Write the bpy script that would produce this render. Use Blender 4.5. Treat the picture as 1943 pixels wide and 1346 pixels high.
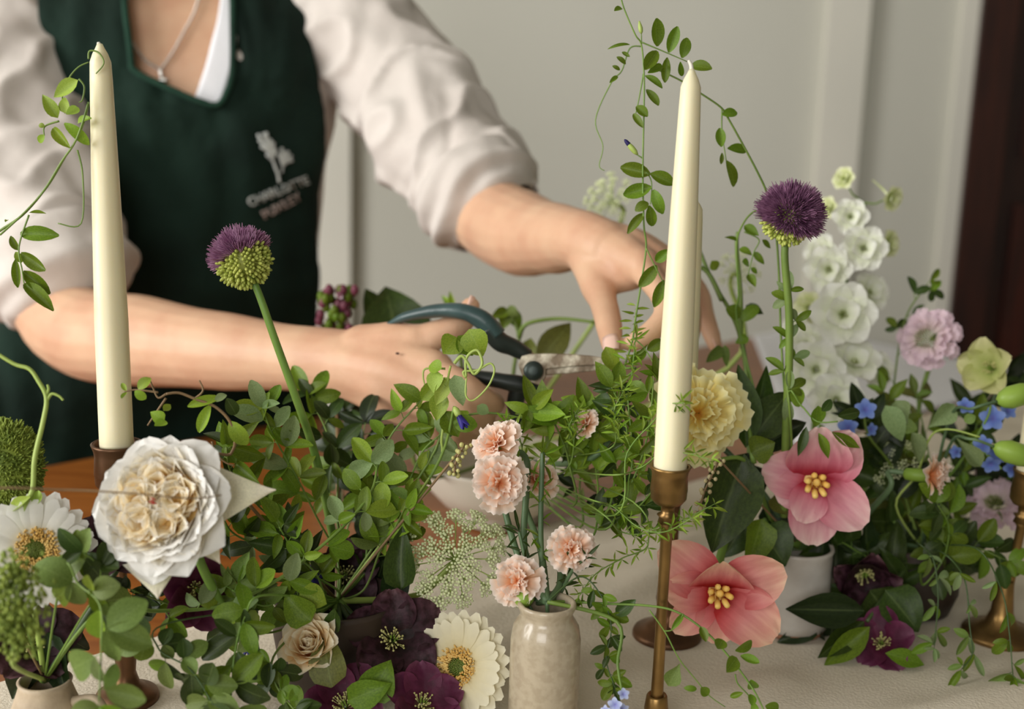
import bpy, bmesh, math, random
from mathutils import Vector, Matrix, Euler, noise
from mathutils.bvhtree import BVHTree
for o in list(bpy.data.objects): bpy.data.objects.remove(o)
scene = bpy.context.scene
COL = scene.collection
rnd = random.Random(7)
PI = math.pi
V = Vector
# ------------------------------------------------------------------ camera, world, lights, exposure
F, CX, CY = 2400.0, 971.5, 673.0          # focal length in photo pixels, picture centre
TZ = 0.75                                 # table top height
CAM = V((0, 0, TZ + 0.445))
RC = (Matrix.Rotation(math.radians(90 - 12.5), 3, 'X') @ Matrix.Rotation(math.radians(1.7), 3, 'Z'))
cd = bpy.data.cameras.new('camera'); cam = bpy.data.objects.new('camera', cd); COL.objects.link(cam)
cd.sensor_width = 36.0; cd.lens = 36.0 * F / 1943.0; cd.clip_start = 0.02
cam.matrix_world = Matrix.Translation(CAM) @ RC.to_4x4()
cd.dof.use_dof = True; cd.dof.focus_distance = 0.88; cd.dof.aperture_fstop = 4.0
scene.camera = cam
w = bpy.data.worlds.new('world'); scene.world = w; w.use_nodes = True
w.node_tree.nodes['Background'].inputs[0].default_value = (0.93, 0.97, 1.0, 1)
w.node_tree.nodes['Background'].inputs[1].default_value = 0.04
def area(name, loc, target, sx, sy, energy, color):
    l = bpy.data.lights.new(name, 'AREA'); l.shape = 'RECTANGLE'; l.size = sx; l.size_y = sy
    l.energy = energy; l.color = color
    o = bpy.data.objects.new(name, l); COL.objects.link(o); o.location = loc
    o.rotation_euler = (V(target) - V(loc)).to_track_quat('-Z', 'Y').to_euler(); return o
area('window_daylight', (-3.06, 0.0, 1.85), (0.3, 1.3, 0.9), 1.9, 1.6, 100, (1.0, 0.985, 0.96))
area('window_daylight_front', (-1.0, -2.72, 2.0), (0.0, 1.5, 1.0), 2.0, 1.4, 50, (1.0, 0.985, 0.96))
scene.view_settings.view_transform = 'Standard'; scene.view_settings.look = 'None'
scene.view_settings.gamma = 1.0; scene.view_settings.exposure = 0.3
scene.view_settings.use_curve_mapping = False

# ------------------------------------------------------------------ photo pixel <-> place
def ray(x, y): return (RC @ V(((x - CX) / F, -(y - CY) / F, -1.0)))
def P(x, y, d): return CAM + ray(x, y) * d                 # d = distance along the view axis
def G(x, y, z=TZ):
    r = ray(x, y); return CAM + r * ((z - CAM.z) / r.z)
def WY(x, y, Y):
    r = ray(x, y); return CAM + r * (Y / r.y)
RCT = RC.transposed()
def pix(p):
    c = RCT @ (V(p) - CAM); return (CX + F * c.x / -c.z, CY - F * c.y / -c.z, -c.z)
TOCAM = -ray(CX, CY).normalized()

# ------------------------------------------------------------------ materials
def S(r, g, b, a=1.0):
    f = lambda c: (c / 255 / 12.92) if c / 255 <= 0.04045 else ((c / 255 + 0.055) / 1.055) ** 2.4
    return (f(r), f(g), f(b), a)
def mat(name, c1, c2=None, scale=8.0, rough=0.6, metal=0.0, bump=0.0, bscale=60.0, trans=0.0, sss=0.0,
        spec=0.5, ramp=None, objvar=0.0, coat=0.0, stretch=None, detail=4.0, lo=0.35, hi=0.65, sscol=None):
    m = bpy.data.materials.new(name); m.use_nodes = True
    nt = m.node_tree; N = nt.nodes; L = nt.links; b = N['Principled BSDF']
    b.inputs['Roughness'].default_value = rough; b.inputs['Metallic'].default_value = metal
    b.inputs['Specular IOR Level'].default_value = spec
    b.inputs['Coat Weight'].default_value = coat
    tc = N.new('ShaderNodeTexCoord'); vec = tc.outputs['Object']
    if stretch:
        mp = N.new('ShaderNodeMapping'); mp.inputs['Scale'].default_value = stretch
        L.new(vec, mp.inputs['Vector']); vec = mp.outputs['Vector']
    col = None
    if ramp:                                   # colour along the petal (UV v) then a little noise
        uv = N.new('ShaderNodeUVMap'); sp = N.new('ShaderNodeSeparateXYZ'); L.new(uv.outputs[0], sp.inputs[0])
        cr = N.new('ShaderNodeValToRGB'); e = cr.color_ramp.elements
        while len(e) > 1: e.remove(e[-1])
        e[0].position, e[0].color = ramp[0]
        for p, c in ramp[1:]:
            k = e.new(p); k.color = c
        L.new(sp.outputs['Y'], cr.inputs[0]); col = cr.outputs[0]
    if c2:
        nz = N.new('ShaderNodeTexNoise'); nz.inputs['Scale'].default_value = scale; nz.inputs['Detail'].default_value = detail
        L.new(vec, nz.inputs['Vector'])
        r2 = N.new('ShaderNodeValToRGB'); r2.color_ramp.elements[0].position = lo; r2.color_ramp.elements[1].position = hi
        r2.color_ramp.elements[0].color = c1; r2.color_ramp.elements[1].color = c2
        L.new(nz.outputs['Fac'], r2.inputs[0])
        if col:
            mx = N.new('ShaderNodeMix'); mx.data_type = 'RGBA'; mx.blend_type = 'MULTIPLY'; mx.inputs[0].default_value = 1.0
            L.new(col, mx.inputs[6]); L.new(r2.outputs[0], mx.inputs[7]); col = mx.outputs[2]
        else: col = r2.outputs[0]
    if objvar > 0:
        oi = N.new('ShaderNodeObjectInfo'); hs = N.new('ShaderNodeHueSaturation')
        m1 = N.new('ShaderNodeMapRange'); m1.inputs[3].default_value = 1 - objvar; m1.inputs[4].default_value = 1 + objvar
        m2 = N.new('ShaderNodeMapRange'); m2.inputs[3].default_value = 0.5 - objvar * .07; m2.inputs[4].default_value = 0.5 + objvar * .05
        L.new(oi.outputs['Random'], m1.inputs[0]); L.new(m1.outputs[0], hs.inputs['Value'])
        L.new(oi.outputs['Random'], m2.inputs[0]); L.new(m2.outputs[0], hs.inputs['Hue'])
        if col: L.new(col, hs.inputs['Color'])
        else: hs.inputs['Color'].default_value = c1
        col = hs.outputs[0]
    if col: L.new(col, b.inputs['Base Color'])
    else: b.inputs['Base Color'].default_value = c1
    if bump > 0:
        bz = N.new('ShaderNodeTexNoise'); bz.inputs['Scale'].default_value = bscale; bz.inputs['Detail'].default_value = 5
        L.new(vec, bz.inputs['Vector'])
        bp = N.new('ShaderNodeBump'); bp.inputs['Strength'].default_value = bump; bp.inputs['Distance'].default_value = 0.004
        L.new(bz.outputs['Fac'], bp.inputs['Height']); L.new(bp.outputs[0], b.inputs['Normal'])
    if sss > 0:
        b.inputs['Subsurface Weight'].default_value = sss; b.inputs['Subsurface Radius'].default_value = sscol or (0.012, 0.005, 0.003)
        b.inputs['Subsurface Scale'].default_value = 1.0
    if trans > 0:
        tr = N.new('ShaderNodeBsdfTranslucent'); mx = N.new('ShaderNodeMixShader'); mx.inputs[0].default_value = trans
        if col: L.new(col, tr.inputs[0])
        else: tr.inputs[0].default_value = c1
        out = N['Material Output']
        L.new(b.outputs[0], mx.inputs[1]); L.new(tr.outputs[0], mx.inputs[2]); L.new(mx.outputs[0], out.inputs[0])
    return m
M = {}
M['wall'] = mat('wall_paint', S(204, 203, 191), S(197, 196, 184), 1.2, 0.85, bump=0.05, bscale=90)
M['trim'] = mat('trim_paint', S(226, 223, 210), S(218, 216, 204), 2, 0.6)
M['floor'] = mat('floor_boards', S(120, 92, 66), S(92, 66, 44), 3, 0.5, stretch=(1, 12, 1))
M['ceil'] = mat('ceiling_paint', S(190, 188, 180), rough=0.9)
M['wall2'] = mat('low_bounce_wall_tone', S(132, 134, 122), S(124, 126, 114), 1.2, 0.85)  # invented darker tone for the unseen walls, cuts bounced fill light
M['mahog'] = mat('mahogany', S(58, 24, 13), S(34, 12, 8), 4, 0.4, stretch=(8, 8, 1), coat=0.1)
M['mahog2'] = mat('mahogany_panel', S(84, 30, 15), S(44, 16, 10), 4, 0.4, stretch=(8, 8, 1), coat=0.1)
M['wood'] = mat('table_wood', S(160, 98, 40), S(134, 76, 28), 5, 0.38, stretch=(1.5, 14, 14), bump=0.06, bscale=30)
M['cloth'] = mat('runner_linen', S(224, 214, 194), S(212, 201, 180), 14, 0.9, bump=0.25, bscale=420)
M['skin'] = mat('skin', S(216, 176, 144), S(206, 160, 130), 26, 0.5, sss=0.1, bump=0.08, bscale=260, spec=0.35)
M['nail'] = mat('nail', S(238, 196, 178), rough=0.25, sss=0.1)
M['mole'] = mat('mole', S(70, 42, 30), rough=0.6)
M['shirt'] = mat('shirt_cotton', S(222, 214, 206), S(212, 203, 195), 12, 0.85, bump=0.22, bscale=55, trans=0.06)
M['tee'] = mat('undershirt', S(240, 240, 244), rough=0.85, bump=0.1, bscale=80)
M['apron'] = mat('apron_canvas', S(23, 43, 34), S(14, 30, 23), 9, 0.9, bump=0.35, bscale=70, spec=0.2)
M['apron_hem'] = mat('apron_hem', S(36, 66, 52), S(26, 50, 39), 14, 0.9, bump=0.3, bscale=120, spec=0.2)
M['embroid'] = mat('embroidery', S(200, 205, 200), S(178, 182, 178), 90, 0.8)
M['embroid2'] = mat('embroidery_pink', S(178, 160, 152), S(150, 134, 126), 90, 0.8)
M['silver'] = mat('silver', S(225, 222, 216), rough=0.3, metal=0.9)
M['hair'] = mat('hair', S(92, 62, 40), S(66, 42, 26), 30, 0.5, stretch=(6, 6, 1))
M['denim'] = mat('denim', S(50, 60, 80), rough=0.9)
M['shoe'] = mat('shoe', S(40, 36, 34), rough=0.6)
M['eye'] = mat('eye_white', S(235, 232, 228), rough=0.2)
M['candle'] = mat('candle_wax', S(234, 225, 190), S(228, 218, 180), 6, 0.45, sss=0.35, sscol=(0.012, 0.010, 0.006))
M['wick'] = mat('wick', S(226, 220, 205), rough=0.9)
M['brass'] = mat('aged_brass', S(164, 130, 78), S(112, 86, 50), 22, 0.36, metal=0.85, bump=0.06, bscale=80)
M['brass_dark'] = mat('dark_bronze', S(128, 92, 62), S(86, 62, 44), 18, 0.42, metal=0.75, bump=0.05, bscale=80)
M['crackle'] = mat('crackle_glaze', S(188, 174, 150), S(176, 161, 137), 200, 0.26, coat=0.3, bump=0.05, bscale=120, lo=.42, hi=.6)
M['stone'] = mat('stoneware', S(190, 172, 146), S(164, 146, 122), 60, 0.6, bump=0.15, bscale=160)
M['whitepot'] = mat('white_glaze', S(204, 200, 192), S(168, 158, 146), 30, 0.35, bump=0.06, bscale=60, lo=.3, hi=.75)
M['clay'] = mat('raw_clay', S(150, 104, 76), rough=0.8)
M['creampot'] = mat('cream_glaze', S(216, 208, 192), S(204, 195, 178), 10, 0.4)
M['darkpot'] = mat('dark_ceramic', S(62, 48, 38), S(44, 34, 28), 14, 0.5)
M['rubber'] = mat('green_grip', S(60, 84, 84), S(46, 68, 68), 30, 0.38, bump=0.1, bscale=150)
M['rubber_dark'] = mat('dark_grip', S(38, 48, 44), S(28, 34, 32), 30, 0.4)
M['steel'] = mat('worn_blade', S(222, 214, 192), S(120, 104, 84), 70, 0.42, metal=0.45, bump=0.12, bscale=180, lo=.3, hi=.52, stretch=(1, 1, 1))
M['bolt'] = mat('pivot_bolt', S(52, 62, 58), rough=0.35, metal=0.5)

# ------------------------------------------------------------------ object helpers
def me_from(name, verts, faces, smooth=True, uvs=None):
    me = bpy.data.meshes.new(name); me.from_pydata([tuple(v) for v in verts], [], faces)
    if smooth: me.polygons.foreach_set('use_smooth', [True] * len(me.polygons))
    if uvs:
        ul = me.uv_layers.new(name='UVMap')
        for lp in me.loops: ul.data[lp.index].uv = uvs[lp.vertex_index]
    me.update(); return me
def link(name, data, material=None, parent=None, mw=None, **props):
    if material is not None and data is not None and hasattr(data, 'materials') and len(data.materials) == 0: data.materials.append(material)
    o = bpy.data.objects.new(name, data); COL.objects.link(o)
    if parent is not None:
        o.parent = parent
        base = WM[parent.name]
        m = mw if mw is not None else Matrix.Identity(4)
        o.matrix_basis = base.inverted() @ m; WM[o.name] = m
    else:
        m = mw if mw is not None else Matrix.Identity(4)
        o.matrix_basis = m; WM[o.name] = m
    for k, v in props.items(): o[k] = v
    return o
WM = {}
def thing(name, label, cat, loc, group=None):
    o = link(name, None, None, None, Matrix.Translation(V(loc)), label=label, category=cat)
    o.empty_display_size = 0.02
    if group: o['group'] = group
    return o
def tag(o, label, cat, group=None):
    o['label'] = label; o['category'] = cat
    if group: o['group'] = group
    return o
def struct(name, verts, faces, m, parent=None, smooth=False):
    o = link(name, me_from(name, verts, faces, smooth), m, parent)
    if parent is None: o['kind'] = 'structure'
    return o
BOXF = [(0, 3, 2, 1), (4, 5, 6, 7), (0, 1, 5, 4), (1, 2, 6, 5), (2, 3, 7, 6), (3, 0, 4, 7)]
def boxv(x0, x1, y0, y1, z0, z1):
    return [V(p) for p in ((x0, y0, z0), (x1, y0, z0), (x1, y1, z0), (x0, y1, z0), (x0, y0, z1), (x1, y0, z1), (x1, y1, z1), (x0, y1, z1))]
def boxes(lst):
    vs, fs = [], []
    for b in lst:
        k = len(vs); vs += boxv(*b); fs += [tuple(i + k for i in f) for f in BOXF]
    return vs, fs
def cat(*parts):
    vs, fs = [], []
    for a, b in parts:
        k = len(vs); vs += list(a); fs += [tuple(i + k for i in f) for f in b]
    return vs, fs
def catmull(pts, n):
    pts = [V(p) for p in pts]
    if len(pts) < 3:
        out = []
        for i in range(len(pts) - 1):
            for k in range(n): out.append(pts[i].lerp(pts[i + 1], k / n))
        return out + [pts[-1]]
    out = []
    for i in range(len(pts) - 1):
        p0 = pts[max(i - 1, 0)]; p1 = pts[i]; p2 = pts[i + 1]; p3 = pts[min(i + 2, len(pts) - 1)]
        for k in range(n):
            t = k / n
            out.append(0.5 * ((2 * p1) + (p2 - p0) * t + (2 * p0 - 5 * p1 + 4 * p2 - p3) * t * t + (3 * p1 - p0 - 3 * p2 + p3) * t ** 3))
    return out + [pts[-1]]
def lerps(vals, n):
    out = []
    for i in range(len(vals) - 1):
        for k in range(n):
            t = k / n; t = t * t * (3 - 2 * t); out.append(vals[i] * (1 - t) + vals[i + 1] * t)
    return out + [vals[-1]]
def frames(path, up=None):
    T = []
    for i in range(len(path)):
        a = path[max(i - 1, 0)]; b = path[min(i + 1, len(path) - 1)]
        t = (b - a); T.append(t.normalized() if t.length > 1e-9 else V((0, 0, 1)))
    u = V(up) if up else (V((0, 0, 1)) if abs(T[0].z) < 0.9 else V((1, 0, 0)))
    x = (u - T[0] * u.dot(T[0])).normalized(); fr = []
    for t in T:
        x = (x - t * x.dot(t)); x = x.normalized() if x.length > 1e-9 else t.orthogonal().normalized()
        fr.append((x, t.cross(x), t))
    return fr
def tube(path, radii, segs=6, cap=True, up=None, rb=None, defo=None):
    fr = frames(path, up); vs, fs = [], []
    for i, p in enumerate(path):
        x, y, t = fr[i]; ra = radii[i] if isinstance(radii, (list, tuple)) else radii
        r2 = rb[i] if rb else ra
        for k in range(segs):
            a = 2 * PI * k / segs
            q = p + x * math.cos(a) * ra + y * math.sin(a) * r2
            if defo: q = defo(q, i / (len(path) - 1), a, (q - p).normalized())
            vs.append(q)
    for i in range(len(path) - 1):
        for k in range(segs):
            a, b = i * segs + k, i * segs + (k + 1) % segs
            fs.append((a, b, b + segs, a + segs))
    if cap:
        fs.append(tuple(reversed(range(segs)))); n = (len(path) - 1) * segs; fs.append(tuple(range(n, n + segs)))
    return vs, fs
def rod(pts, radii, n=5, segs=6, **k):
    p = catmull(pts, n); r = lerps(radii, n) if isinstance(radii, (list, tuple)) else [radii] * len(p)
    return tube(p, r, segs, **k)
def limb(pts, radii, n=5, segs=18, flat=None, up=None):
    """closed tube with rounded ends"""
    p = catmull(pts, n); r = lerps(radii, n)
    f = lerps(flat, n) if flat else [1.0] * len(p)
    d0 = (p[0] - p[1]).normalized(); d1 = (p[-1] - p[-2]).normalized(); pre, post = [], []
    for a in (0.95, 0.75, 0.4):
        pre.append((p[0] + d0 * r[0] * a, r[0] * math.sqrt(1 - a * a), f[0])); post.append((p[-1] + d1 * r[-1] * a, r[-1] * math.sqrt(1 - a * a), f[-1]))
    post.reverse()
    allp = [q[0] for q in pre] + p + [q[0] for q in post]; allr = [q[1] for q in pre] + r + [q[1] for q in post]
    allf = [q[2] for q in pre] + f + [q[2] for q in post]
    return tube(allp, allr, segs, True, up, rb=[a * b for a, b in zip(allr, allf)])
def lathe(prof, segs=32, o=V((0, 0, 0))):
    vs, fs = [], []
    for r, z in prof:
        for k in range(segs):
            a = 2 * PI * k / segs; vs.append(o + V((math.cos(a) * r, math.sin(a) * r, z)))
    for i in range(len(prof) - 1):
        for k in range(segs):
            a, b = i * segs + k, i * segs + (k + 1) % segs; fs.append((a, b, b + segs, a + segs))
    fs.append(tuple(reversed(range(segs)))); n = (len(prof) - 1) * segs; fs.append(tuple(range(n, n + segs)))
    return vs, fs
def ball(c, r, sc=(1, 1, 1), rings=8, segs=12, rot=None):
    vs, fs = [], []
    for i in range(1, rings):
        t = PI * i / rings
        for k in range(segs):
            a = 2 * PI * k / segs
            q = V((math.sin(t) * math.cos(a) * sc[0], math.sin(t) * math.sin(a) * sc[1], math.cos(t) * sc[2])) * r
            vs.append(V(c) + (rot @ q if rot else q))
    for i in range(rings - 2):
        for k in range(segs):
            a, b = i * segs + k, i * segs + (k + 1) % segs; fs.append((a, a + segs, b + segs, b))
    tp = V((0, 0, r * sc[2])); tp = rot @ tp if rot else tp
    vs.append(V(c) + tp); vs.append(V(c) - tp); n = len(vs)
    for k in range(segs):
        fs.append((n - 2, k, (k + 1) % segs)); b = (rings - 2) * segs; fs.append((n - 1, b + (k + 1) % segs, b + k))
    return vs, fs
def make(name, geo, m, parent=None, smooth=True, mw=None, **props):
    return link(name, me_from(name, geo[0], geo[1], smooth), m, parent, mw, **props)
def mod(o, kind, **k):
    md = o.modifiers.new(kind.lower(), kind)
    for a, b in k.items(): setattr(md, a, b)
    return md
def in_poly(x, y, poly):
    c = False; j = len(poly) - 1
    for i in range(len(poly)):
        xi, yi = poly[i]; xj, yj = poly[j]
        if (yi > y) != (yj > y) and x < (xj - xi) * (y - yi) / (yj - yi) + xi: c = not c
        j = i
    return c

# ------------------------------------------------------------------ room
YB = 2.75                                  # back wall
XL, XR, YF, ZC = -3.2, 2.3, -2.85, 2.9
pL = WY(1890, 0, YB); pL2 = WY(1795, 600, YB)
dx0 = (pL.x + pL2.x) / 2 - 0.02                   # left edge of the dark door frame on the back wall
struct('floor', *boxes([(XL, XR, YF, YB, -0.05, 0)]), M['floor'])
struct('ceiling', *boxes([(XL, XR, YF, YB, ZC, ZC + 0.05)]), M['ceil'])
struct('wall_back', *boxes([(XL, dx0, YB, YB + 0.12, 0, ZC), (dx0, dx0 + 1.15, YB, YB + 0.12, 2.2, ZC), (dx0 + 1.15, XR, YB, YB + 0.12, 0, ZC)]), M['wall'])
struct('wall_right', *boxes([(XR, XR + 0.1, YF, YB, 0, ZC)]), M['wall2'])
# left wall with a tall window opening, front wall (behind the camera) with another
struct('wall_left', *boxes([(XL - 0.1, XL, YF, -1.0, 0, ZC), (XL - 0.1, XL, 1.0, YB, 0, ZC), (XL - 0.1, XL, -1.0, 1.0, 0, 1.0), (XL - 0.1, XL, -1.0, 1.0, 2.7, ZC)]), M['wall2'])
struct('wall_front', *boxes([(XL, -2.05, YF - 0.1, YF, 0, ZC), (0.05, XR, YF - 0.1, YF, 0, ZC), (-2.05, 0.05, YF - 0.1, YF, 0, 1.25), (-2.05, 0.05, YF - 0.1, YF, 2.75, ZC)]), M['wall2'])
def window(name, axis, a0, a1, z0, z1, c):
    t = 0.05; L = []
    def b(p0, p1, q0, q1):
        L.append((c - 0.06, c - 0.01, p0, p1, q0, q1) if axis == 'x' else (p0, p1, c - 0.06, c - 0.01, q0, q1))
    b(a0, a0 + t, z0, z1); b(a1 - t, a1, z0, z1); b(a0 + t, a1 - t, z0, z0 + t); b(a0 + t, a1 - t, z1 - t, z1)
    mid = (a0 + a1) / 2; b(mid - .015, mid + .015, z0 + t, z1 - t)
    return struct(name, *boxes(L), M['trim'])
window('window_1', 'x', -1.0, 1.0, 1.0, 2.7, XL)
window('window_2', 'y', -2.05, 0.05, 1.25, 2.75, YF)
# flat pilaster strips on the back wall
def strip(name, xa, xb, y):
    a = WY(xa, y, YB).x; b = WY(xb, y, YB).x
    struct(name, *boxes([(a, b, YB - 0.03, YB, 0, ZC)]), M['trim'])
strip('trim_1', 560, 668, 400); strip('trim_2', 1555, 1632, 180)
bz = WY(720, 742, YB).z
struct('baseboard_back', *boxes([(XL, dx0 - 0.02, YB - 0.045, YB, 0, bz)]), M['trim'])
struct('trim_3', *boxes([(dx0 - 0.035, dx0, YB - 0.02, YB + 0.02, 0, 2.2)]), M['trim'])
# mahogany door frame and panelled door
fr_ = struct('door_1', *boxes([(dx0, dx0 + 0.075, YB - 0.035, YB + 0.1, 0, 2.2), (dx0 + 1.075, dx0 + 1.15, YB - 0.035, YB + 0.1, 0, 2.2), (dx0 + 0.075, dx0 + 1.075, YB - 0.035, YB + 0.1, 2.12, 2.2)]), M['mahog'])
make('door_leaf', boxes([(dx0 + 0.09, dx0 + 1.06, YB + 0.05, YB + 0.09, 0.01, 2.11)]), M['mahog'], fr_, False)
for q in (dx0 + 0.14, dx0 + 0.62):
    for z0, z1 in ((0.15, 0.95), (1.05, 2.02)):
        make('door_panel', boxes([(q, q + 0.38, YB + 0.035, YB + 0.055, z0, z1)]), M['mahog2'], fr_, False)
make('door_handle', ball((dx0 + 1.0, YB + 0.02, 1.02), 0.03), M['brass'], fr_)

# ------------------------------------------------------------------ table and linen runner
A0, B0 = G(80, 885), G(1432, 638)
TU = (B0 - A0); TU.z = 0; TU.normalize(); B0 = B0 + TU * 0.15; TN = V((TU.y, -TU.x, 0))          # along the far edge, towards the camera
TAB = Matrix(((TU.x, TN.x, 0, B0.x), (TU.y, TN.y, 0, B0.y), (0, 0, 1, 0), (0, 0, 0, 1)))
def tabp(u, n, z): return TAB @ V((-u, n, z))
TW, TL = 1.1, 2.3
tb = thing('wooden_table', 'orange-brown wooden table under the linen runner and flowers', 'table', tabp(TL / 2, TW / 2, 0))
def tabbox(L):
    vs, fs = boxes(L); return [TAB @ v for v in vs], fs
make('tabletop', tabbox([(-TL, 0, 0, TW, TZ - 0.035, TZ)]), M['wood'], tb, False)
mod(tb.children[0], 'BEVEL', width=0.004, segments=2)
make('table_rail', tabbox([(-TL + .1, -.1, 0.08, 0.1, TZ - .13, TZ - .035), (-TL + .1, -.1, TW - .1, TW - .08, TZ - .13, TZ - .035)]), M['wood'], tb, False)
for u in (0.1, TL - 0.1):
    for n in (0.09, TW - 0.09):
        make('leg', tabbox([(-u - .03, -u + .03, n - .03, n + .03, 0, TZ - .035)]), M['wood'], tb, False)
e1, e2 = G(190, 1183), G(1130, 1024)
rn = min((e1 - B0).dot(TN), (e2 - B0).dot(TN)); rn2 = max((e1 - B0).dot(TN), (e2 - B0).dot(TN))
ne = (rn + rn2) / 2
NU, NN = 200, 70
BASES = [G(*q) for q in ((1265, 1212), (1895, 1212), (1500, 1200), (1028, 1412), (92, 1420), (640, 1310), (1735, 1165), (1245, 1400), (235, 1390), (1560, 1150), (1672, 1260))]
vs, fs = [], []
for i in range(NU + 1):
    for j in range(NN + 1):
        u = 0.02 + (TL - 0.06) * i / NU; n = ne + (TW - 0.01 - ne) * j / NN
        p = V((u, n, 0)); z = TZ + 0.0025
        ww = abs(noise.noise(V((u * 4, n * 15 + u * 4, 1.3)))) * 0.012 + max(0, noise.noise(V((u * 9 + n * 5, n * 28, 4)))) * 0.009
        fade = max(0.0, min(1.0, (1.75 - u) / 0.6)); edge = min(1, j / 4)
        q0 = tabp(u, n, TZ); calm = max(0.0, min(1.0, (min((q0 - b_).length for b_ in BASES) - 0.035) / 0.06))
        z += ww * (0.15 + 0.85 * fade) * edge * calm
        vs.append(tabp(u, n, z))
for i in range(NU):
    for j in range(NN):
        a = i * (NN + 1) + j; fs.append((a, a + 1, a + NN + 2, a + NN + 1))
rn_o = make('table_runner', (vs, fs), M['cloth'])
tag(rn_o, 'cream linen runner with soft creases laid over the wooden table', 'runner')
mod(rn_o, 'SOLIDIFY', thickness=0.0012, offset=1)

# a second pale cloth over the far end of the table
l1, l2 = G(1428, 641), G(1462, 730)
un = lambda p: (-(p - B0).dot(TU), (p - B0).dot(TN))
(u1, n1), (u2, n2) = un(l1), un(l2)
vs, fs = [], []
for i in range(25):
    n = 0.004 + (ne - 0.01 - 0.004) * i / 24; ul = u1 + (u2 - u1) * (n - n1) / (n2 - n1)
    for j in range(17):
        u = 0.012 + (max(0.06, ul) - 0.012) * j / 16
        vs.append(tabp(u, n, TZ + 0.0015 + 0.0035 * abs(noise.noise(V((u * 8, n * 9, 3.0))))))
for i in range(24):
    for j in range(16):
        k = i * 17 + j; fs.append((k, k + 1, k + 18, k + 17))
c2 = make('white_cloth', (vs, fs), M['tee']); tag(c2, 'pale cloth spread over the far end of the wooden table', 'cloth'); mod(c2, 'SOLIDIFY', thickness=0.001, offset=1)

# ------------------------------------------------------------------ the person
TOR = [(330, 1000, 1.63, .165, .115), (345, 860, 1.62, .155, .105), (362, 620, 1.59, .143, .1), (368, 480, 1.565, .142, .105), (370, 330, 1.55, .148, .115),
       (368, 210, 1.54, .163, .118), (362, 120, 1.535, .178, .112), (352, 40, 1.535, .19, .1), (344, -20, 1.54, .178, .082), (338, -60, 1.545, .13, .07),
       (334, -95, 1.55, .075, .062), (330, -150, 1.555, .055, .056), (326, -230, 1.55, .053, .055)]
TAX0 = V((1, 0.10, 0)).normalized()        # her shoulders almost square to the camera, her hips square to the table edge
def hip(px, py, a, b, clr=0.03):                     # a ring whose front just clears the table edge
    d = 1.2
    for _ in range(60):
        if (P(px, py, d) - B0).dot(TN) < -(b + clr): break
        d += 0.01
    return (px, py, d, a, b)
TOR[0] = hip(318, 1000, .15, .1, .07); TOR[1] = hip(335, 860, .145, .095, .065)
def torso_loft(grow=0.0, segs=56, rings=TOR, n=5, defo=None, zfloor=None):
    c = catmull([P(a, b, d) for a, b, d, _, _ in rings], n)
    ra = lerps([r[3] for r in rings], n); rb = lerps([r[4] for r in rings], n)
    vs, fs = [], []
    for i, p in enumerate(c):
        tw = max(0.0, min(1.0, (1.08 - p.z) / 0.3)); TAXIS = TAX0.lerp(TU, tw).normalized(); yv = V((-TAXIS.y, TAXIS.x, 0))
        for k in range(segs):
            a = 2 * PI * k / segs; ca, sa = math.cos(a), math.sin(a)
            e = 0.82
            q = p + TAXIS * (math.copysign(abs(ca) ** e, ca) * (ra[i] + grow)) + yv * (math.copysign(abs(sa) ** e, sa) * (rb[i] + grow))
            if defo: q = defo(q, i, a)
            vs.append(q)
    for i in range(len(c) - 1):
        for k in range(segs):
            a, b = i * segs + k, i * segs + (k + 1) % segs; fs.append((a, b, b + segs, a + segs))
    fs.append(tuple(reversed(range(segs)))); m_ = (len(c) - 1) * segs; fs.append(tuple(range(m_, m_ + segs)))
    return vs, fs
bodyg = []
bodyg.append(torso_loft(0.0))
hc = P(322, -330, 1.50)                    # head, above the frame, bent towards the work
bodyg.append(ball(hc, 0.1, (0.76, 0.95, 1.12), 16, 24))
bodyg.append(ball(hc + V((0, -0.04, -0.06)), 0.062, (0.9, 0.9, 0.85), 12, 18))
bodyg.append(ball(hc + V((0.0, -0.1, -0.025)), 0.016, (0.7, 1.1, 1.3)))
for s in (-1, 1): bodyg.append(ball(hc + V((0.076 * s, 0.01, -0.02)), 0.03, (0.3, 0.7, 1.1)))
def chain(L): return [P(a, b, d) for a, b, d, _ in L], [r for *_, r in L]
# her left arm (reaching out), hidden under the sleeve down to the cuff
armL = [(640, 40, 1.54, .05), (760, 160, 1.48, .046), (860, 300, 1.41, .044), (922, 400, 1.345, .044), (985, 441, 1.27, .0435), (1045, 452, 1.2, .0345), (1098, 455, 1.135, .0275), (1150, 475, 1.10, .026)]
bodyg.append(limb(*chain(armL)))
armR = [(90, 40, 1.54, .05), (60, 220, 1.47, .047), (70, 430, 1.37, .046), (105, 585, 1.31, .043), (172, 636, 1.265, .0455), (250, 645, 1.225, .0448), (400, 664, 1.16, .0365), (550, 679, 1.11, .0293), (625, 685, 1.09, .0285), (690, 695, 1.075, .029)]
bodyg.append(limb(*chain(armR)))
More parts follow.
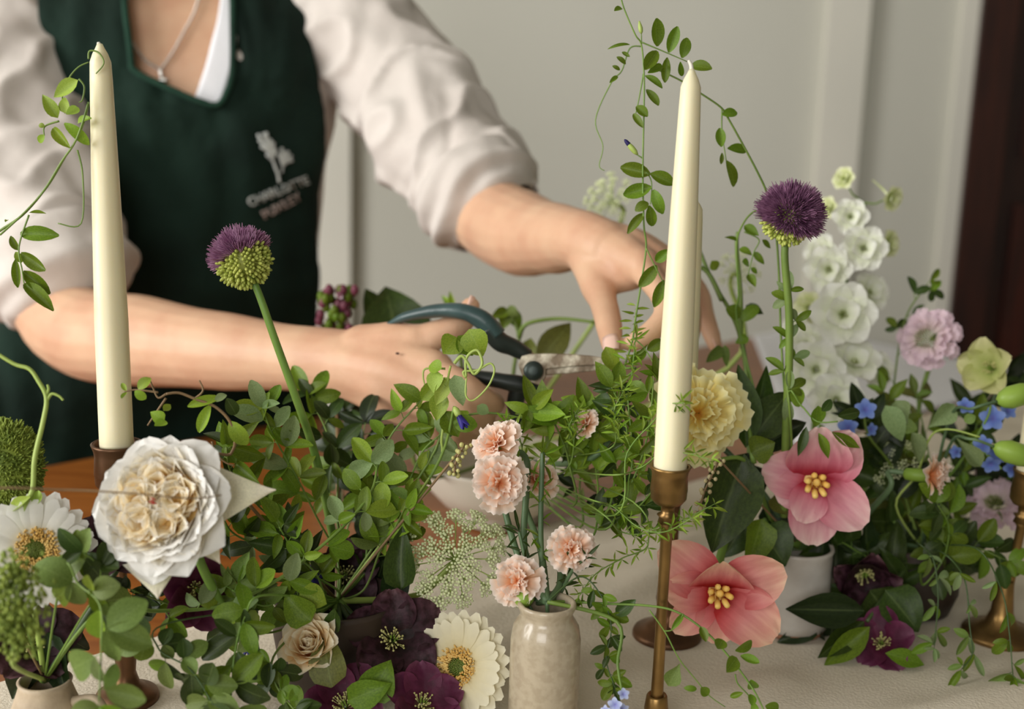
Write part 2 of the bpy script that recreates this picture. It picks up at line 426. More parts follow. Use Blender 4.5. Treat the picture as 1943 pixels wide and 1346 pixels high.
# left hand: back of the hand, thumb down on the stem, index curled to meet it, the others spread behind the candle
HL = {
 'palm1': [(1110, 462, 1.13, .024), (1165, 482, 1.095, .0235), (1220, 507, 1.06, .0165)],
 'palm2': [(1110, 452, 1.135, .022), (1185, 472, 1.10, .0205), (1245, 497, 1.075, .0148)],
 'palm3': [(1110, 450, 1.14, .022), (1195, 470, 1.115, .019), (1272, 502, 1.10, .0135)],
 'palm4': [(1110, 455, 1.145, .022), (1200, 482, 1.13, .018), (1295, 520, 1.12, .012)],
 'web': [(1130, 500, 1.105, .02), (1155, 520, 1.085, .0175), (1195, 520, 1.075, .015)],
 'thumb': [(1118, 480, 1.115, .021), (1133, 535, 1.085, .0162), (1146, 578, 1.055, .0118), (1155, 615, 1.025, .0112), (1161, 655, 1.0, .0088)],
 'index': [(1218, 508, 1.06, .0128), (1256, 560, 1.02, .0102), (1262, 598, 1.005, .0098), (1235, 630, .998, .009), (1200, 652, .995, .0076)],
 'middle': [(1245, 498, 1.075, .0128), (1290, 570, 1.035, .0102), (1292, 618, 1.02, .0095), (1268, 662, 1.01, .0078)],
 'ring': [(1272, 502, 1.10, .012), (1306, 568, 1.085, .0095), (1312, 620, 1.075, .0088), (1300, 668, 1.07, .0075)],
 'pinky': [(1293, 518, 1.122, .0112), (1326, 556, 1.125, .0094), (1338, 600, 1.12, .0088), (1348, 630, 1.115, .0082), (1357, 655, 1.11, .0068)],
}
HR = {
 'palm1': [(640, 675, 1.085, .022), (730, 678, 1.06, .022), (825, 702, 1.03, .0165)],
 'palm2': [(640, 688, 1.08, .023), (730, 705, 1.05, .022), (822, 735, 1.025, .0155)],
 'palm3': [(640, 695, 1.08, .023), (730, 728, 1.05, .021), (808, 764, 1.03, .0145)],
 'palm4': [(640, 700, 1.085, .022), (715, 742, 1.06, .019), (788, 788, 1.045, .0135)],
 'thumbbase': [(690, 668, 1.075, .024), (740, 655, 1.062, .020), (790, 648, 1.05, .0152)],
 'thumb': [(770, 652, 1.055, .0162), (815, 640, 1.048, .0128), (862, 621, 1.046, .0112), (884, 600, 1.052, .0104), (893, 582, 1.055, .0085)],
 'index': [(825, 704, 1.03, .0128), (880, 730, 1.012, .0106), (922, 762, 1.015, .0098), (938, 765, 1.04, .009), (915, 748, 1.06, .0082), (885, 730, 1.066, .0074)],
 'middle': [(822, 738, 1.025, .0128), (875, 775, 1.008, .0106), (908, 800, 1.015, .0098), (920, 798, 1.042, .009), (895, 778, 1.062, .0082), (865, 757, 1.068, .0074)],
 'ring': [(808, 766, 1.03, .012), (850, 805, 1.015, .01), (878, 830, 1.022, .0092), (890, 828, 1.048, .0085), (868, 806, 1.066, .0078)],
 'pinky': [(788, 790, 1.045, .011), (822, 826, 1.035, .009), (845, 848, 1.042, .0084), (855, 844, 1.062, .0078), (838, 826, 1.075, .007)],
}
for H in (HL, HR):
    for k, L in H.items():
        p, r = chain(L); bodyg.append(limb(p, r, 5, 14))
pf = P(345, 860, 1.62); pf = V((pf.x, pf.y, 0))
person = thing('person', 'person in white rolled-sleeve shirt and green apron cutting stems with shears', 'person', pf)
body = make('body', cat(*bodyg), M['skin'], person)
mod(body, 'REMESH', mode='VOXEL', voxel_size=0.0024, use_smooth_shade=True)
mod(body, 'SMOOTH', factor=0.5, iterations=7)
# nails, mole
def nail(px, py, d, ax, nrm, wd=.0052, ln=.0068):
    y = V(ax).normalized(); z = V(nrm); z = (z - y * z.dot(y)).normalized(); x = y.cross(z)
    mw = Matrix((x, y, z)).transposed().to_4x4(); mw.translation = P(px, py, d)
    vs, fs = [], []
    for i in range(5):
        for j in range(5):
            u = -1 + j / 2; v = -1 + i / 2
            vs.append(V((u * wd * (1 - .12 * v * v), v * ln, -0.0021 * u * u)))
    for i in range(4):
        for j in range(4):
            a = i * 5 + j; fs.append((a, a + 1, a + 6, a + 5))
    o = make('fingernail', (vs, fs), M['nail'], person, True, mw); mod(o, 'SOLIDIFY', thickness=0.0006)
RX, UPV = V((1, 0, 0)), V((0, 0, 1))
nail(1157, 648, .9895, P(1161, 662, 1.0) - P(1155, 618, 1.02), TOCAM + RX * -.25, .0068, .0085)
nail(897, 579, 1.049, P(893, 570, 1.055) - P(884, 600, 1.052), RX * 1 + TOCAM * .5, .005, .007)
nail(1361, 652, 1.107, P(1357, 660, 1.11) - P(1348, 630, 1.115), RX + TOCAM * .35, .0042, .0062)
make('mole', ball(P(754, 671, 1.0262), .0016, (1, 1, .6), 6, 8), M['mole'], person)
# hair, eyes, mouth (above the frame)
hv = cat(ball(hc + V((0, 0.02, 0.02)), 0.112, (0.8, 0.92, 1.08), 14, 22), ball(hc + V((0, 0.1, 0.02)), 0.05, (1, .9, 1), 10, 14))
hv = ([v if not (v.y < hc.y - 0.05 and v.z < hc.z + 0.045) else V((v.x, hc.y - 0.03, v.z)) for v in hv[0]], hv[1])
make('hair', hv, M['hair'], person)
for s in (-1, 1): make('eye', ball(hc + V((0.03 * s, -0.082, 0.005)), 0.012), M['eye'], person)
make('lips', ball(hc + V((0, -0.098, -0.068)), 0.014, (1.5, .5, .5)), mat('lips', S(196, 112, 104), rough=.5), person)
# trousers and shoes (below the table edge)
for s in (-1, 1):
    hp = pf + V((0.085 * s, 0, 0.66)); make('trouser_leg', rod([hp, pf + V((.09 * s, 0, .4)), pf + V((.09 * s, .01, .06))], [.085, .065, .055], 5, 16), M['denim'], person)
    make('shoe', ball(pf + V((.09 * s, -.05, .035)), .035, (1.2, 3.2, 1.0), 10, 14), M['shoe'], person)

# ---- shirt
VNECK = [(228, -120), (236, 0), (256, 135), (300, 170), (376, 192), (412, 60), (428, -120)]
SKV = [(215, -400), (228, -120), (240, 0), (262, 145), (400, 215), (445, 150), (446, 0), (440, -120), (452, -400)]
tv, tf = torso_loft(0.007, 72, TOR[2:10])
def keep(f, poly):
    c = V((0, 0, 0))
    for i in f: c += tv[i]
    c /= len(f); x, y, d = pix(c); return not (in_poly(x, y, poly) and (c - CAM).length < 1.56)
shirt = link('shirt', me_from('shirt', tv, [f for f in tf if len(f) == 4 and keep(f, SKV)]), M['shirt'], person)
mod(shirt, 'SOLIDIFY', thickness=0.002, offset=1)
def fold_defo(seed, amp, kx, tight):
    def f(q, t, a, nrm):
        n1 = noise.noise(V((math.cos(a) * 1.6 + seed, math.sin(a) * 1.6, t * 3.2)))
        fold = math.sin(t * kx + 2.2 * math.sin(a + seed) + 2.4 * n1)
        n2 = noise.noise(q * 34 + V((seed, 0, 0)))
        n3 = noise.noise(q * 13 + V((0, seed, 0)))
        w_ = 0.35 + 0.65 * math.sin(PI * min(1, t * 1.02))
        rid = 1 - abs(noise.noise(q * 15 + V((seed, seed, 0)))) * 3.0
        return q + nrm * w_ * (amp * fold * abs(fold) + 0.003 * n2 + 0.007 * n3 + tight * max(0, rid) ** 2 * .012)
    return f
def sleeve(pts, radii, seed, amp, kx, up=None):
    pr = chain([(a, b, d, 0) for a, b, d in pts])[0]
    g = rod(pr, radii, 14, 72, cap=False, defo=fold_defo(seed, amp, kx, 1.0), up=up)
    o = make('sleeve', g, M['shirt'], shirt); mod(o, 'SOLIDIFY', thickness=0.0022, offset=-1); mod(o, 'SUBSURF', levels=1, render_levels=1)
    return o
sleeve([(600, 0, 1.55), (665, 55, 1.53), (745, 150, 1.49), (812, 240, 1.44), (868, 312, 1.40), (905, 362, 1.365), (922, 392, 1.34)],
       [.082, .079, .072, .068, .066, .064, .058], 3.1, .0055, 17)
sleeve([(110, -30, 1.56), (48, 30, 1.53), (22, 150, 1.48), (40, 300, 1.42), (85, 430, 1.36), (105, 500, 1.335), (122, 540, 1.325)],
       [.085, .092, .088, .083, .080, .074, .066], 8.7, .005, 13)
def cuff(pts, radii, seed):
    pr = chain([(a, b, d, 0) for a, b, d in pts])[0]
    def df(q, t, a, nrm):
        return q + nrm * (.003 * noise.noise(q * 40 + V((seed, 0, 0))) + .005 * math.sin(t * 15 + math.sin(a * 2 + seed) + 2 * noise.noise(q * 14)) * math.sin(PI * t))
    o = make('cuff', rod(pr, radii, 5, 64, cap=False, defo=df), M['shirt'], shirt)
    mod(o, 'SOLIDIFY', thickness=0.003, offset=-1); mod(o, 'SUBSURF', levels=1, render_levels=1)
cuff([(890, 350, 1.362), (908, 372, 1.352), (924, 392, 1.346), (940, 412, 1.342)], [.066, .0695, .064, .049], 1.0)
cuff([(98, 486, 1.335), (116, 522, 1.325), (132, 556, 1.32), (146, 586, 1.318)], [.076, .08, .074, .052], 4.0)
# white undershirt edge inside the apron neckline
def drape(poly, bvh, off, step, name, m, parent, x0=None, thick=0.0015, extra=None, noff=0.0, smooth=True, ruff=None):
    xs = [p[0] for p in poly]; ys = [p[1] for p in poly]
    X0, X1, Y0, Y1 = min(xs), max(xs), min(ys), max(ys)
    nx = int((X1 - X0) / step) + 2; ny = int((Y1 - Y0) / step) + 2
    # clip every grid row to the outline so that the edges stay clean
    vs, fs, idx = [], [], {}
    def hit(x, y):
        r = ray(x, y); r.normalize()
        loc, nrm, i, dist = bvh.ray_cast(CAM, r)
        if loc is None: return None
        if nrm.dot(r) > 0: nrm = -nrm
        o_ = off + (ruff(x, y) if ruff else 0)
        return loc + nrm * o_
    rows = []
    for j in range(ny + 1):
        y = Y0 + (Y1 - Y0) * j / ny; y = min(max(y, Y0 + .3), Y1 - .3); cr = []
        k = len(poly) - 1
        for i in range(len(poly)):
            (xa, ya), (xb, yb) = poly[k], poly[i]
            if (ya > y) != (yb > y): cr.append(xa + (y - ya) * (xb - xa) / (yb - ya))
            k = i
        cr.sort(); rows.append((y, cr))
    return rows, hit
def drape_band(left, right, bvh, off, nrow, ncol, name, m, parent, thick=0.002, ruff=None):
    """a patch of cloth between two outlines (photo pixels), laid on the surface behind them"""
    L = catmull([V((a, b, 0)) for a, b in left], nrow); R = catmull([V((a, b, 0)) for a, b in right], nrow)
    n = min(len(L), len(R)); vs, fs, ok = [], [], []
    L = [L[round(i * (len(L) - 1) / (n - 1))] for i in range(n)]; R = [R[round(i * (len(R) - 1) / (n - 1))] for i in range(n)]
    for i in range(n):
        last = None
        for j in range(ncol + 1):
            q = L[i].lerp(R[i], j / ncol); r = ray(q.x, q.y).normalized()
            loc, nrm, _, _ = bvh.ray_cast(CAM, r)
            if loc is None: vs.append(P(q.x, q.y, 1.5)); ok.append(False); continue
            if nrm.dot(r) > 0: nrm = -nrm
            vs.append(loc + nrm * (off + (ruff(q.x, q.y) if ruff else 0))); ok.append(True)
    for i in range(n - 1):
        for j in range(ncol):
            a = i * (ncol + 1) + j; f = (a, a + ncol + 1, a + ncol + 2, a + 1)
            if all(ok[k] for k in f): fs.append(f)
    used = sorted({k for f in fs for k in f}); mp = {k: i for i, k in enumerate(used)}
    o = make(name, ([vs[k] for k in used], [tuple(mp[k] for k in f) for f in fs]), m, parent)
    if thick: mod(o, 'SOLIDIFY', thickness=thick, offset=1)
    return o
bt = BVHTree.FromPolygons([tuple(v) for v in torso_loft(0.0, 72)[0]], torso_loft(0.0, 72)[1])
# the apron hangs from straps, then widens into a skirt at hip height
APR = [hip(240, 1250, .30, .15), hip(262, 1000, .29, .14), hip(285, 860, .25, .125), hip(280, 750, .275, .115), (330, 630, 1.60, .22, .112), (355, 560, 1.58, .165, .11), (366, 480, 1.565, .155, .112)] + TOR[4:10]
ap = torso_loft(0.012, 72, APR, 6); ba = BVHTree.FromPolygons([tuple(v) for v in ap[0]], ap[1])
drape_band([(410, -90), (420, 0), (400, 100), (370, 196)], [(450, -90), (448, 0), (448, 100), (420, 205)], bt, .009, 6, 6, 'undershirt', M['tee'], person)
def crease(x, y):
    return .006 * noise.noise(V((x * .012, y * .012, 2))) + .008 * noise.noise(V((x * .02, y * .006, 5))) + .0016 * noise.noise(V((x * .05, y * .05, 8)))
apron = drape_band([(118, 204), (118, 260), (128, 420), (100, 520), (30, 600), (-60, 680), (-90, 800), (-110, 900), (-110, 1060)],
                   [(606, 204), (604, 280), (600, 400), (596, 520), (597, 600), (601, 680), (612, 800), (622, 900), (640, 1060)], ba, .004, 8, 60, 'apron', M['apron'], person, ruff=crease)
drape_band([(70, -70), (78, 0), (98, 95), (108, 136), (112, 160), (116, 185), (118, 206)], [(236, -70), (238, 0), (252, 100), (258, 137), (310, 166), (360, 186), (412, 206)], ba, .004, 8, 30, 'apron_strap', M['apron'], apron, ruff=crease)
drape_band([(440, -70), (441, 0), (441, 120), (432, 180), (410, 206)], [(562, -70), (570, 0), (592, 110), (604, 180), (606, 206)], ba, .004, 9, 30, 'apron_strap', M['apron'], apron, ruff=crease)
def pxline(L, off, bvh, n=8):
    out = []
    for q in catmull([V((a, b, 0)) for a, b in L], n):
        r = ray(q.x, q.y).normalized(); loc, nrm, _, _ = bvh.ray_cast(CAM, r)
        if loc is None: continue
        if nrm.dot(r) > 0: nrm = -nrm
        out.append(loc + nrm * off)
    return out
h_ = pxline([(236, -60), (239, 0), (253, 110), (262, 140), (330, 175), (405, 202), (430, 180), (441, 130), (441, 0), (441, -60)], .0105, ba, 8)
make('neckline_hem', tube(h_, [.0038] * len(h_), 8), M['apron_hem'], apron)
# embroidered sprig and lettering
bapr = ba
emb = []
def emb_line(L, w_, off=.0125):
    p = pxline(L, off, bapr, 4); emb.append(tube(p, [w_] * len(p), 6))
emb_line([(521, 344), (516, 318), (508, 296), (500, 280)], .0016)
for a, b in (((508, 300), (496, 270)), ((506, 292), (484, 254)), ((504, 290), (500, 250)), ((508, 294), (512, 268)), ((506, 288), (490, 276)), ((504, 284), (486, 264)), ((510, 298), (516, 280)), ((504, 280), (494, 252)), ((508, 296), (506, 262)), ((508, 300), (500, 292))):
    emb_line([a, ((a[0] + b[0]) / 2 + 1, (a[1] + b[1]) / 2), b], .0019)
emb_line([(526, 325), (528, 310), (530, 300)], .0012)
for a, b in (((528, 312), (520, 290)), ((528, 312), (526, 278)), ((530, 312), (538, 284)), ((530, 310), (543, 292)), ((529, 308), (544, 302)), ((524, 306), (536, 298)), ((526, 300), (534, 286))):
    emb_line([a, ((a[0] + b[0]) / 2, (a[1] + b[1]) / 2 - 1), b], .0018)
make('embroidered_sprig', cat(*emb), M['embroid'], apron)
def lettering(txt, name, p0, p1, hpx, m):
    c = bpy.data.curves.new(name, 'FONT'); c.body = txt; c.size = 1.0; c.resolution_u = 2; c.offset = 0.012
    t = bpy.data.objects.new(name, c); COL.objects.link(t)
    bpy.context.view_layer.update()
    me = bpy.data.meshes.new_from_object(t.evaluated_get(bpy.context.evaluated_depsgraph_get()))
    bpy.data.objects.remove(t); bpy.data.curves.remove(c)
    xs = [v.co.x for v in me.vertices]; x0, x1 = min(xs), max(xs)
    ux, uy = p1[0] - p0[0], p1[1] - p0[1]; ln = math.hypot(ux, uy); nx, ny = uy / ln, -ux / ln
    for v in me.vertices:
        t_ = (v.co.x - x0) / (x1 - x0); h = v.co.y / 0.7 * hpx
        r = ray(p0[0] + ux * t_ + nx * h, p0[1] + uy * t_ + ny * h).normalized(); loc, nrm, _, _ = bapr.ray_cast(CAM, r)
        v.co = loc + (nrm if nrm.dot(r) < 0 else -nrm) * .0125
    me.name = name; o = link(name, me, m, apron); mod(o, 'SOLIDIFY', thickness=0.0008, offset=0)
lettering('CHARLOTTE', 'lettering', (470, 390), (574, 346), 17, M['embroid'])
lettering('PUXLEY', 'lettering', (497, 413), (562, 376), 16, M['embroid2'])
# necklace and pendant
nk = pxline([(243, 60), (258, 92), (280, 118), (306, 134)], .004, bt, 6); nk2 = pxline([(306, 134), (330, 100), (352, 60), (372, 20), (384, -30), (388, -80)], .004, bt, 6)
def beads(path, r, step):
    out = []; acc = 0
    for i in range(len(path) - 1):
        a, b = path[i], path[i + 1]; L_ = (b - a).length
        while acc < L_:
            out.append(ball(a.lerp(b, acc / L_), r, (1, 1, 1), 4, 6)); acc += step
        acc -= L_
    return out
necklace = make('necklace', cat(*(beads(nk, .0016, .0028) + beads(nk2, .0016, .0028))), M['silver'], person)
pd = pxline([(306, 134), (308, 146), (311, 156)], .005, bt, 4); pc = pxline([(304, 153), (312, 155), (320, 154)], .006, bt, 4)
make('pendant', cat(tube(pd, [.0022] * len(pd), 6), tube(pc, [.002, *[.0028] * (len(pc) - 2), .002], 6)), M['silver'], necklace)

# ------------------------------------------------------------------ pruning shears held in the right hand
sh = thing('pruning_shears', 'green-handled pruning shears with worn pale blades, gripped in the hand', 'shears', P(1010, 700, 1.03))
def flatbar(pts, wpx, d, th, name, m, parent, n=6):
    """bar with rounded section: pts (x, y, dd), widths in pixels, th = thickness in metres"""
    p = [P(a, b, d + c) for a, b, c in pts]; w_ = [x * d / F / 2 for x in wpx]
    pp = catmull(p, n); ww = lerps(w_, n)
    tt = lerps(th, n) if isinstance(th, list) else [th] * len(pp)
    g = tube(pp, tt, 14, True, up=tuple(TOCAM), rb=ww); return make(name, g, m, parent)
uh = flatbar([(738, 615, .03), (775, 600, .018), (830, 590, .006), (880, 592, -.004), (918, 610, -.006), (942, 638, -.004)], [8, 20, 27, 31, 38, 40], 1.028, [.004, .006, .007, .0075, .008, .0075], 'upper_handle', M['rubber'], sh)
flatbar([(925, 622, -.006), (948, 648, -.003), (975, 660, 0), (1003, 676, .002)], [36, 38, 34, 26], 1.028, .0072, 'handle_neck', M['rubber_dark'], sh)
flatbar([(995, 668, 0), (1012, 680, .001), (1030, 690, .002)], [16, 18, 14], 1.03, .003, 'tang', M['steel'], sh)
lh = flatbar([(850, 700, .012), (900, 714, .004), (945, 722, 0), (985, 730, 0), (1018, 738, .002)], [18, 26, 30, 36, 30], 1.03, [.006, .0065, .007, .007, .006], 'lower_handle', M['rubber_dark'], sh)
flatbar([(985, 735, 0), (978, 765, .004), (982, 790, .01), (962, 812, .012), (940, 822, .016)], [36, 34, 30, 22, 12], 1.032, .0065, 'finger_hook', M['rubber_dark'], sh)
def plate(poly, d, th, name, m, parent, dd=0.0):
    n = len(poly); c = (sum(p[0] for p in poly) / n, sum(p[1] for p in poly) / n)
    vs = [P(x, y, d) for x, y in poly] + [P(x, y, d + th) for x, y in poly]
    fs = [tuple(range(n)), tuple(reversed(range(n, 2 * n)))] + [(i, i + n, (i + 1) % n + n, (i + 1) % n) for i in range(n)]
    o = make(name, (vs, fs), m, parent, False); mod(o, 'BEVEL', width=0.0006, segments=2, limit_method='ANGLE'); return o
ring = [(1008 + 27 * math.cos(a) + 3, 700 + 29 * math.sin(a)) for a in [2 * PI * k / 22 for k in range(22)]]
plate([(990, 676), (1005, 672), (1040, 671), (1080, 672), (1120, 675), (1146, 679), (1162, 686), (1150, 693), (1110, 694), (1070, 697), (1036, 701), (1036, 716), (1024, 732), (1008, 726), (990, 712), (983, 692)], 1.016, .0025, 'upper_blade', M['steel'], sh)
plate([(1034, 699), (1070, 696), (1110, 693), (1150, 692), (1164, 690), (1150, 700), (1120, 705), (1080, 709), (1036, 712), (1020, 705)], 1.0195, .0028, 'lower_blade', M['steel'], sh)
bx = P(1012, 704, 1.012); q_ = TOCAM.to_track_quat('Z', 'Y').to_matrix().to_4x4(); q_.translation = bx
make('pivot_bolt', lathe([(.0078, -.004), (.008, .0005), (.0066, .0022), (.003, .0028)], 24), M['bolt'], sh, True, q_)

# ------------------------------------------------------------------ candles, sticks, vessels
def tapered_candle(label, top, bot, d, rb_px, rt_px, group=None, lean_d=0.0, wick=1.0):
    b = P(bot[0], bot[1], d); t = P(top[0], top[1], d + lean_d); ax = t - b; L = ax.length; z = ax.normalized()
    q = z.to_track_quat('Z', 'Y').to_matrix().to_4x4(); q.translation = b
    r0, r1 = rb_px * d / F, rt_px * d / F
    c = thing('taper_candle', label, 'candle', b, group)
    prof = [(r0 * .96, -.005), (r0, -.003), (r0, L * .05), (r0 * .97 + r1 * .03, L * .3), (r0 * .5 + r1 * .5, L * .66), (r1 * 1.05, L * .9), (r1 * .98, L * .945), (r1 * .72, L * .965), (r1 * .42, L * .98), (r1 * .26, L * .99)]
    make('wax', lathe(prof, 40), M['candle'], c, True, q)
    wk = [V((0, 0, L * .985)), V((r1 * .08, 0, L * (.985 + .015 * wick))), V((r1 * .35 * wick, 0, L * (.985 + .027 * wick)))]
    make('wick', rod(wk, [r1 * .24, r1 * .2, r1 * .14], 4, 8), M['wick'], c, True, q)
    return b, r0
def stick(label, cup, cuptop_y, d, base_px, cr_px, m, group=None, basew=68, bd=None, stem_px=10, fh=1.0):
    """cup (x, y of the cup rim), base centre found on the table"""
    top = P(cup, cuptop_y, d); g = G(*base_px) if base_px else V((top.x, top.y, TZ)); g.z = TZ + .004
    s = d / F; r = cr_px * s
    o = thing('candlestick', label, 'candlestick', g, group)
    z = (top - g).normalized(); H = (top - g).length
    q = z.to_track_quat('Z', 'Y').to_matrix().to_4x4(); q.translation = g
    cup_p = [(r * .5, H - r * 3.05), (r * .42, H - r * 2.75), (r * .55, H - r * 2.62), (r * .34, H - r * 2.5), (r * .38, H - r * 2.1), (r * .72, H - r * 1.98), (r * .93, H - r * 1.7), (r * .95, H - r * 1.3), (r * .97, H - r * 1.28),
             (r * .92, H - r * .5), (r * .95, H - r * .3), (r * 1.02, H - r * .1), (r * 1.06, H), (r * .98, H + r * .05), (r * .9, H - r * .02), (r * .89, H - r * 1.2)]
    make('cup', lathe(cup_p, 32), m, o, True, q)
    sr = stem_px * s
    make('stem', lathe([(sr * 1.25, .012), (sr * 1.1, .03), (sr, .05), (sr * .92, H * .5), (sr, H - r * 3.3), (sr * 1.5, H - r * 3.1), (sr * .9, H - r * 2.9)], 20), m, o, True, q)
    br = basew * s
    make('foot', lathe([(br, -.004), (br * 1.0, .001), (br * .96, .0035), (br * .7, .006), (br * .42, .011), (br * .3, .02 * fh), (sr * 2.1, .031 * fh), (sr * 1.8, .046 * fh), (sr * 1.6, .048 * fh), (sr * 1.4, .047 * fh)], 40), m, o, True, Matrix.Translation(g))
    return o
def axis_drop(x, y, d, yb):
    """point on the table straight below a point in the photo"""
    p = P(x, y, d); return pix(V((p.x, p.y, TZ)))[:2]
# front right candle and its stick
tapered_candle('tall cream taper candle with the green vine hanging behind its tip', (1313, 124), (1272, 884), .83, 31.5, 19.5)
stick('aged brass candlestick with thin stem before the pink tulip', 1272, 885, .83, axis_drop(1272, 885, .83, 0), 37, M['brass'], stem_px=11.5, basew=62, fh=.62)
tapered_candle('cream taper candle in front of the rolled shirt sleeve', (189, 76), (221, 838), .86, 31.5, 20, wick=.35)
stick('bronze candlestick half hidden behind the white garden rose', 222, 842, .86, axis_drop(222, 842, .86, 0), 46, M['brass_dark'], stem_px=10, basew=62)
# rear stick, hidden candle; far right stick and candle
g2 = G(1265, 1212); d2 = pix(g2)[2]
p2 = V((g2.x, g2.y, TZ + .17)); x2, y2, dd2 = pix(p2)
stick('brass candlestick with wide round foot behind the thin stemmed one', x2, y2, dd2, (1265, 1212), 32, M['brass_dark'], stem_px=12, basew=68)
pt = V((g2.x, g2.y, TZ + .17 + .19)); xt, yt, dt = pix(pt)
tapered_candle('cream taper candle mostly hidden behind the front candle', (xt, yt), (x2, y2), dd2, 28, 19, lean_d=dt - dd2)
g3 = G(1895, 1212); p3 = V((g3.x, g3.y, TZ + .145)); x3, y3, dd3 = pix(p3)
stick('bright brass candlestick with domed foot beside the blue flowers', x3 + 26, y3, dd3, (1895, 1212), 34, M['brass'], stem_px=9, basew=72)
p3t = P(x3 + 26, y3, dd3) + V((0.006, 0, .27)); x4, y4, dd4 = pix(p3t)
tapered_candle('cream taper candle cut off at the picture edge by blue flowers', (x4, y4), (x3 + 26, y3), dd3, 30, 19, lean_d=dd4 - dd3)

def vessel(name, label, c, prof, m, segs=40, seg2=None):
    o = thing(name, label, 'vase', c); b = make('body', lathe(prof, segs), m, o, True, Matrix.Translation(c)); return o
# bud vase with crackled glaze
cb = G(1028, 1412); cb.z = TZ + .004; sb = pix(cb)[2] / F
mouth = P(1034, 1152, pix(cb)[2] - .02); hb = mouth.z - cb.z + .004; R_ = 66 * sb; rm = 50 * sb
BUD = V((cb.x, cb.y, cb.z + hb))
bud_o = vessel('bud_vase', 'small crackle-glazed bud vase holding the peach carnations', cb,
       [(R_ * .8, 0), (R_ * .95, .002), (R_, .006), (R_ * 1.0, hb * .55), (R_ * .99, hb * .74), (R_ * .93, hb * .83), (R_ * .8, hb * .88), (R_ * .74, hb * .905), (R_ * .745, hb * .93), (rm * 1.06, hb * .96), (rm * 1.1, hb * .98), (rm * 1.07, hb * .997), (rm * .98, hb), (rm * .88, hb * .985), (rm * .84, hb * .93), (rm * .9, hb * .5)], M['crackle'], 48)
# stoneware jug at the left edge
cj = G(92, 1420); cj.z = TZ + .004; dj = pix(cj)[2]; sj = dj / F
JUG = V((cj.x, cj.y, cj.z + .045))
jug = vessel('stoneware_jug', 'sandy stoneware jug with a small looped handle under dark leaves', cj,
       [(.018, 0), (.022, .002), (.0235, .012), (.022, .026), (.0185, .036), (.0165, .042), (.0175, .045), (.0155, .0458), (.014, .042), (.016, .028)], M['stone'])
hp = [cj + V((.02, -.004, .032)), cj + V((.034, -.006, .035)), cj + V((.04, -.007, .027)), cj + V((.036, -.006, .017)), cj + V((.022, -.004, .012))]
make('handle', rod(hp, [.004, .0036, .0036, .0036, .004], 6, 10), M['stone'], jug)
# white pot right of the tulip
cw = G(1500, 1200); cw.z = TZ + .004; dw = pix(cw)[2]
hw = P(1500, 1020, dw).z - cw.z; rw = 68 * dw / F
POT = V((cw.x, cw.y, cw.z + hw))
pot = vessel('white_pot', 'mottled white glazed pot standing behind the front pink tulip', cw,
       [(rw * .86, .0035), (rw * .96, .005), (rw, .012), (rw * .98, hw * .5), (rw * .96, hw * .93), (rw * 1.0, hw * .97), (rw * .98, hw), (rw * .9, hw * .995), (rw * .88, hw * .6)], M['whitepot'])
make('clay_foot', lathe([(rw * .84, -.001), (rw * .9, .001), (rw * .88, .004), (rw * .8, .0042)], 32), M['clay'], pot, True, Matrix.Translation(cw))
# second cream bottle just behind it
cq = G(1560, 1150); cq.z = TZ + .004
vessel('cream_bottle', 'slim cream bottle close behind the mottled white pot', cq, [(.02, 0), (.0225, .003), (.0225, .06), (.018, .075), (.011, .083), (.011, .1), (.0125, .104), (.009, .103), (.009, .08)], M['creampot'])
# low cream bowl in the middle, dark bowl in front of it, dark vase on the right
cbw = G(945, 985); cbw.z = TZ + .001; BOWL = V((cbw.x, cbw.y, TZ + .065))
vessel('cream_bowl', 'low cream bowl on the bare wood behind the peach carnations', cbw, [(.04, 0), (.045, .002), (.043, .01), (.058, .02), (.076, .04), (.083, .063), (.084, .066), (.081, .066), (.07, .04), (.05, .024)], M['creampot'])
cdk = G(640, 1310); cdk.z = TZ + .004; DARK = V((cdk.x, cdk.y, TZ + .07))
vessel('dark_bowl', 'dark ceramic bowl buried under the plum hellebores', cdk, [(.03, 0), (.034, .002), (.042, .02), (.046, .045), (.044, .066), (.045, .07), (.042, .07), (.04, .045), (.03, .02)], M['darkpot'])
crv = G(1735, 1165); crv.z = TZ + .004; RV = V((crv.x, crv.y, TZ + .06))
vessel('dark_vase', 'dark ceramic vase lost in shadow among the right hand greenery', crv, [(.024, 0), (.028, .002), (.034, .02), (.034, .045), (.03, .056), (.031, .06), (.028, .06), (.027, .04)], M['darkpot'])

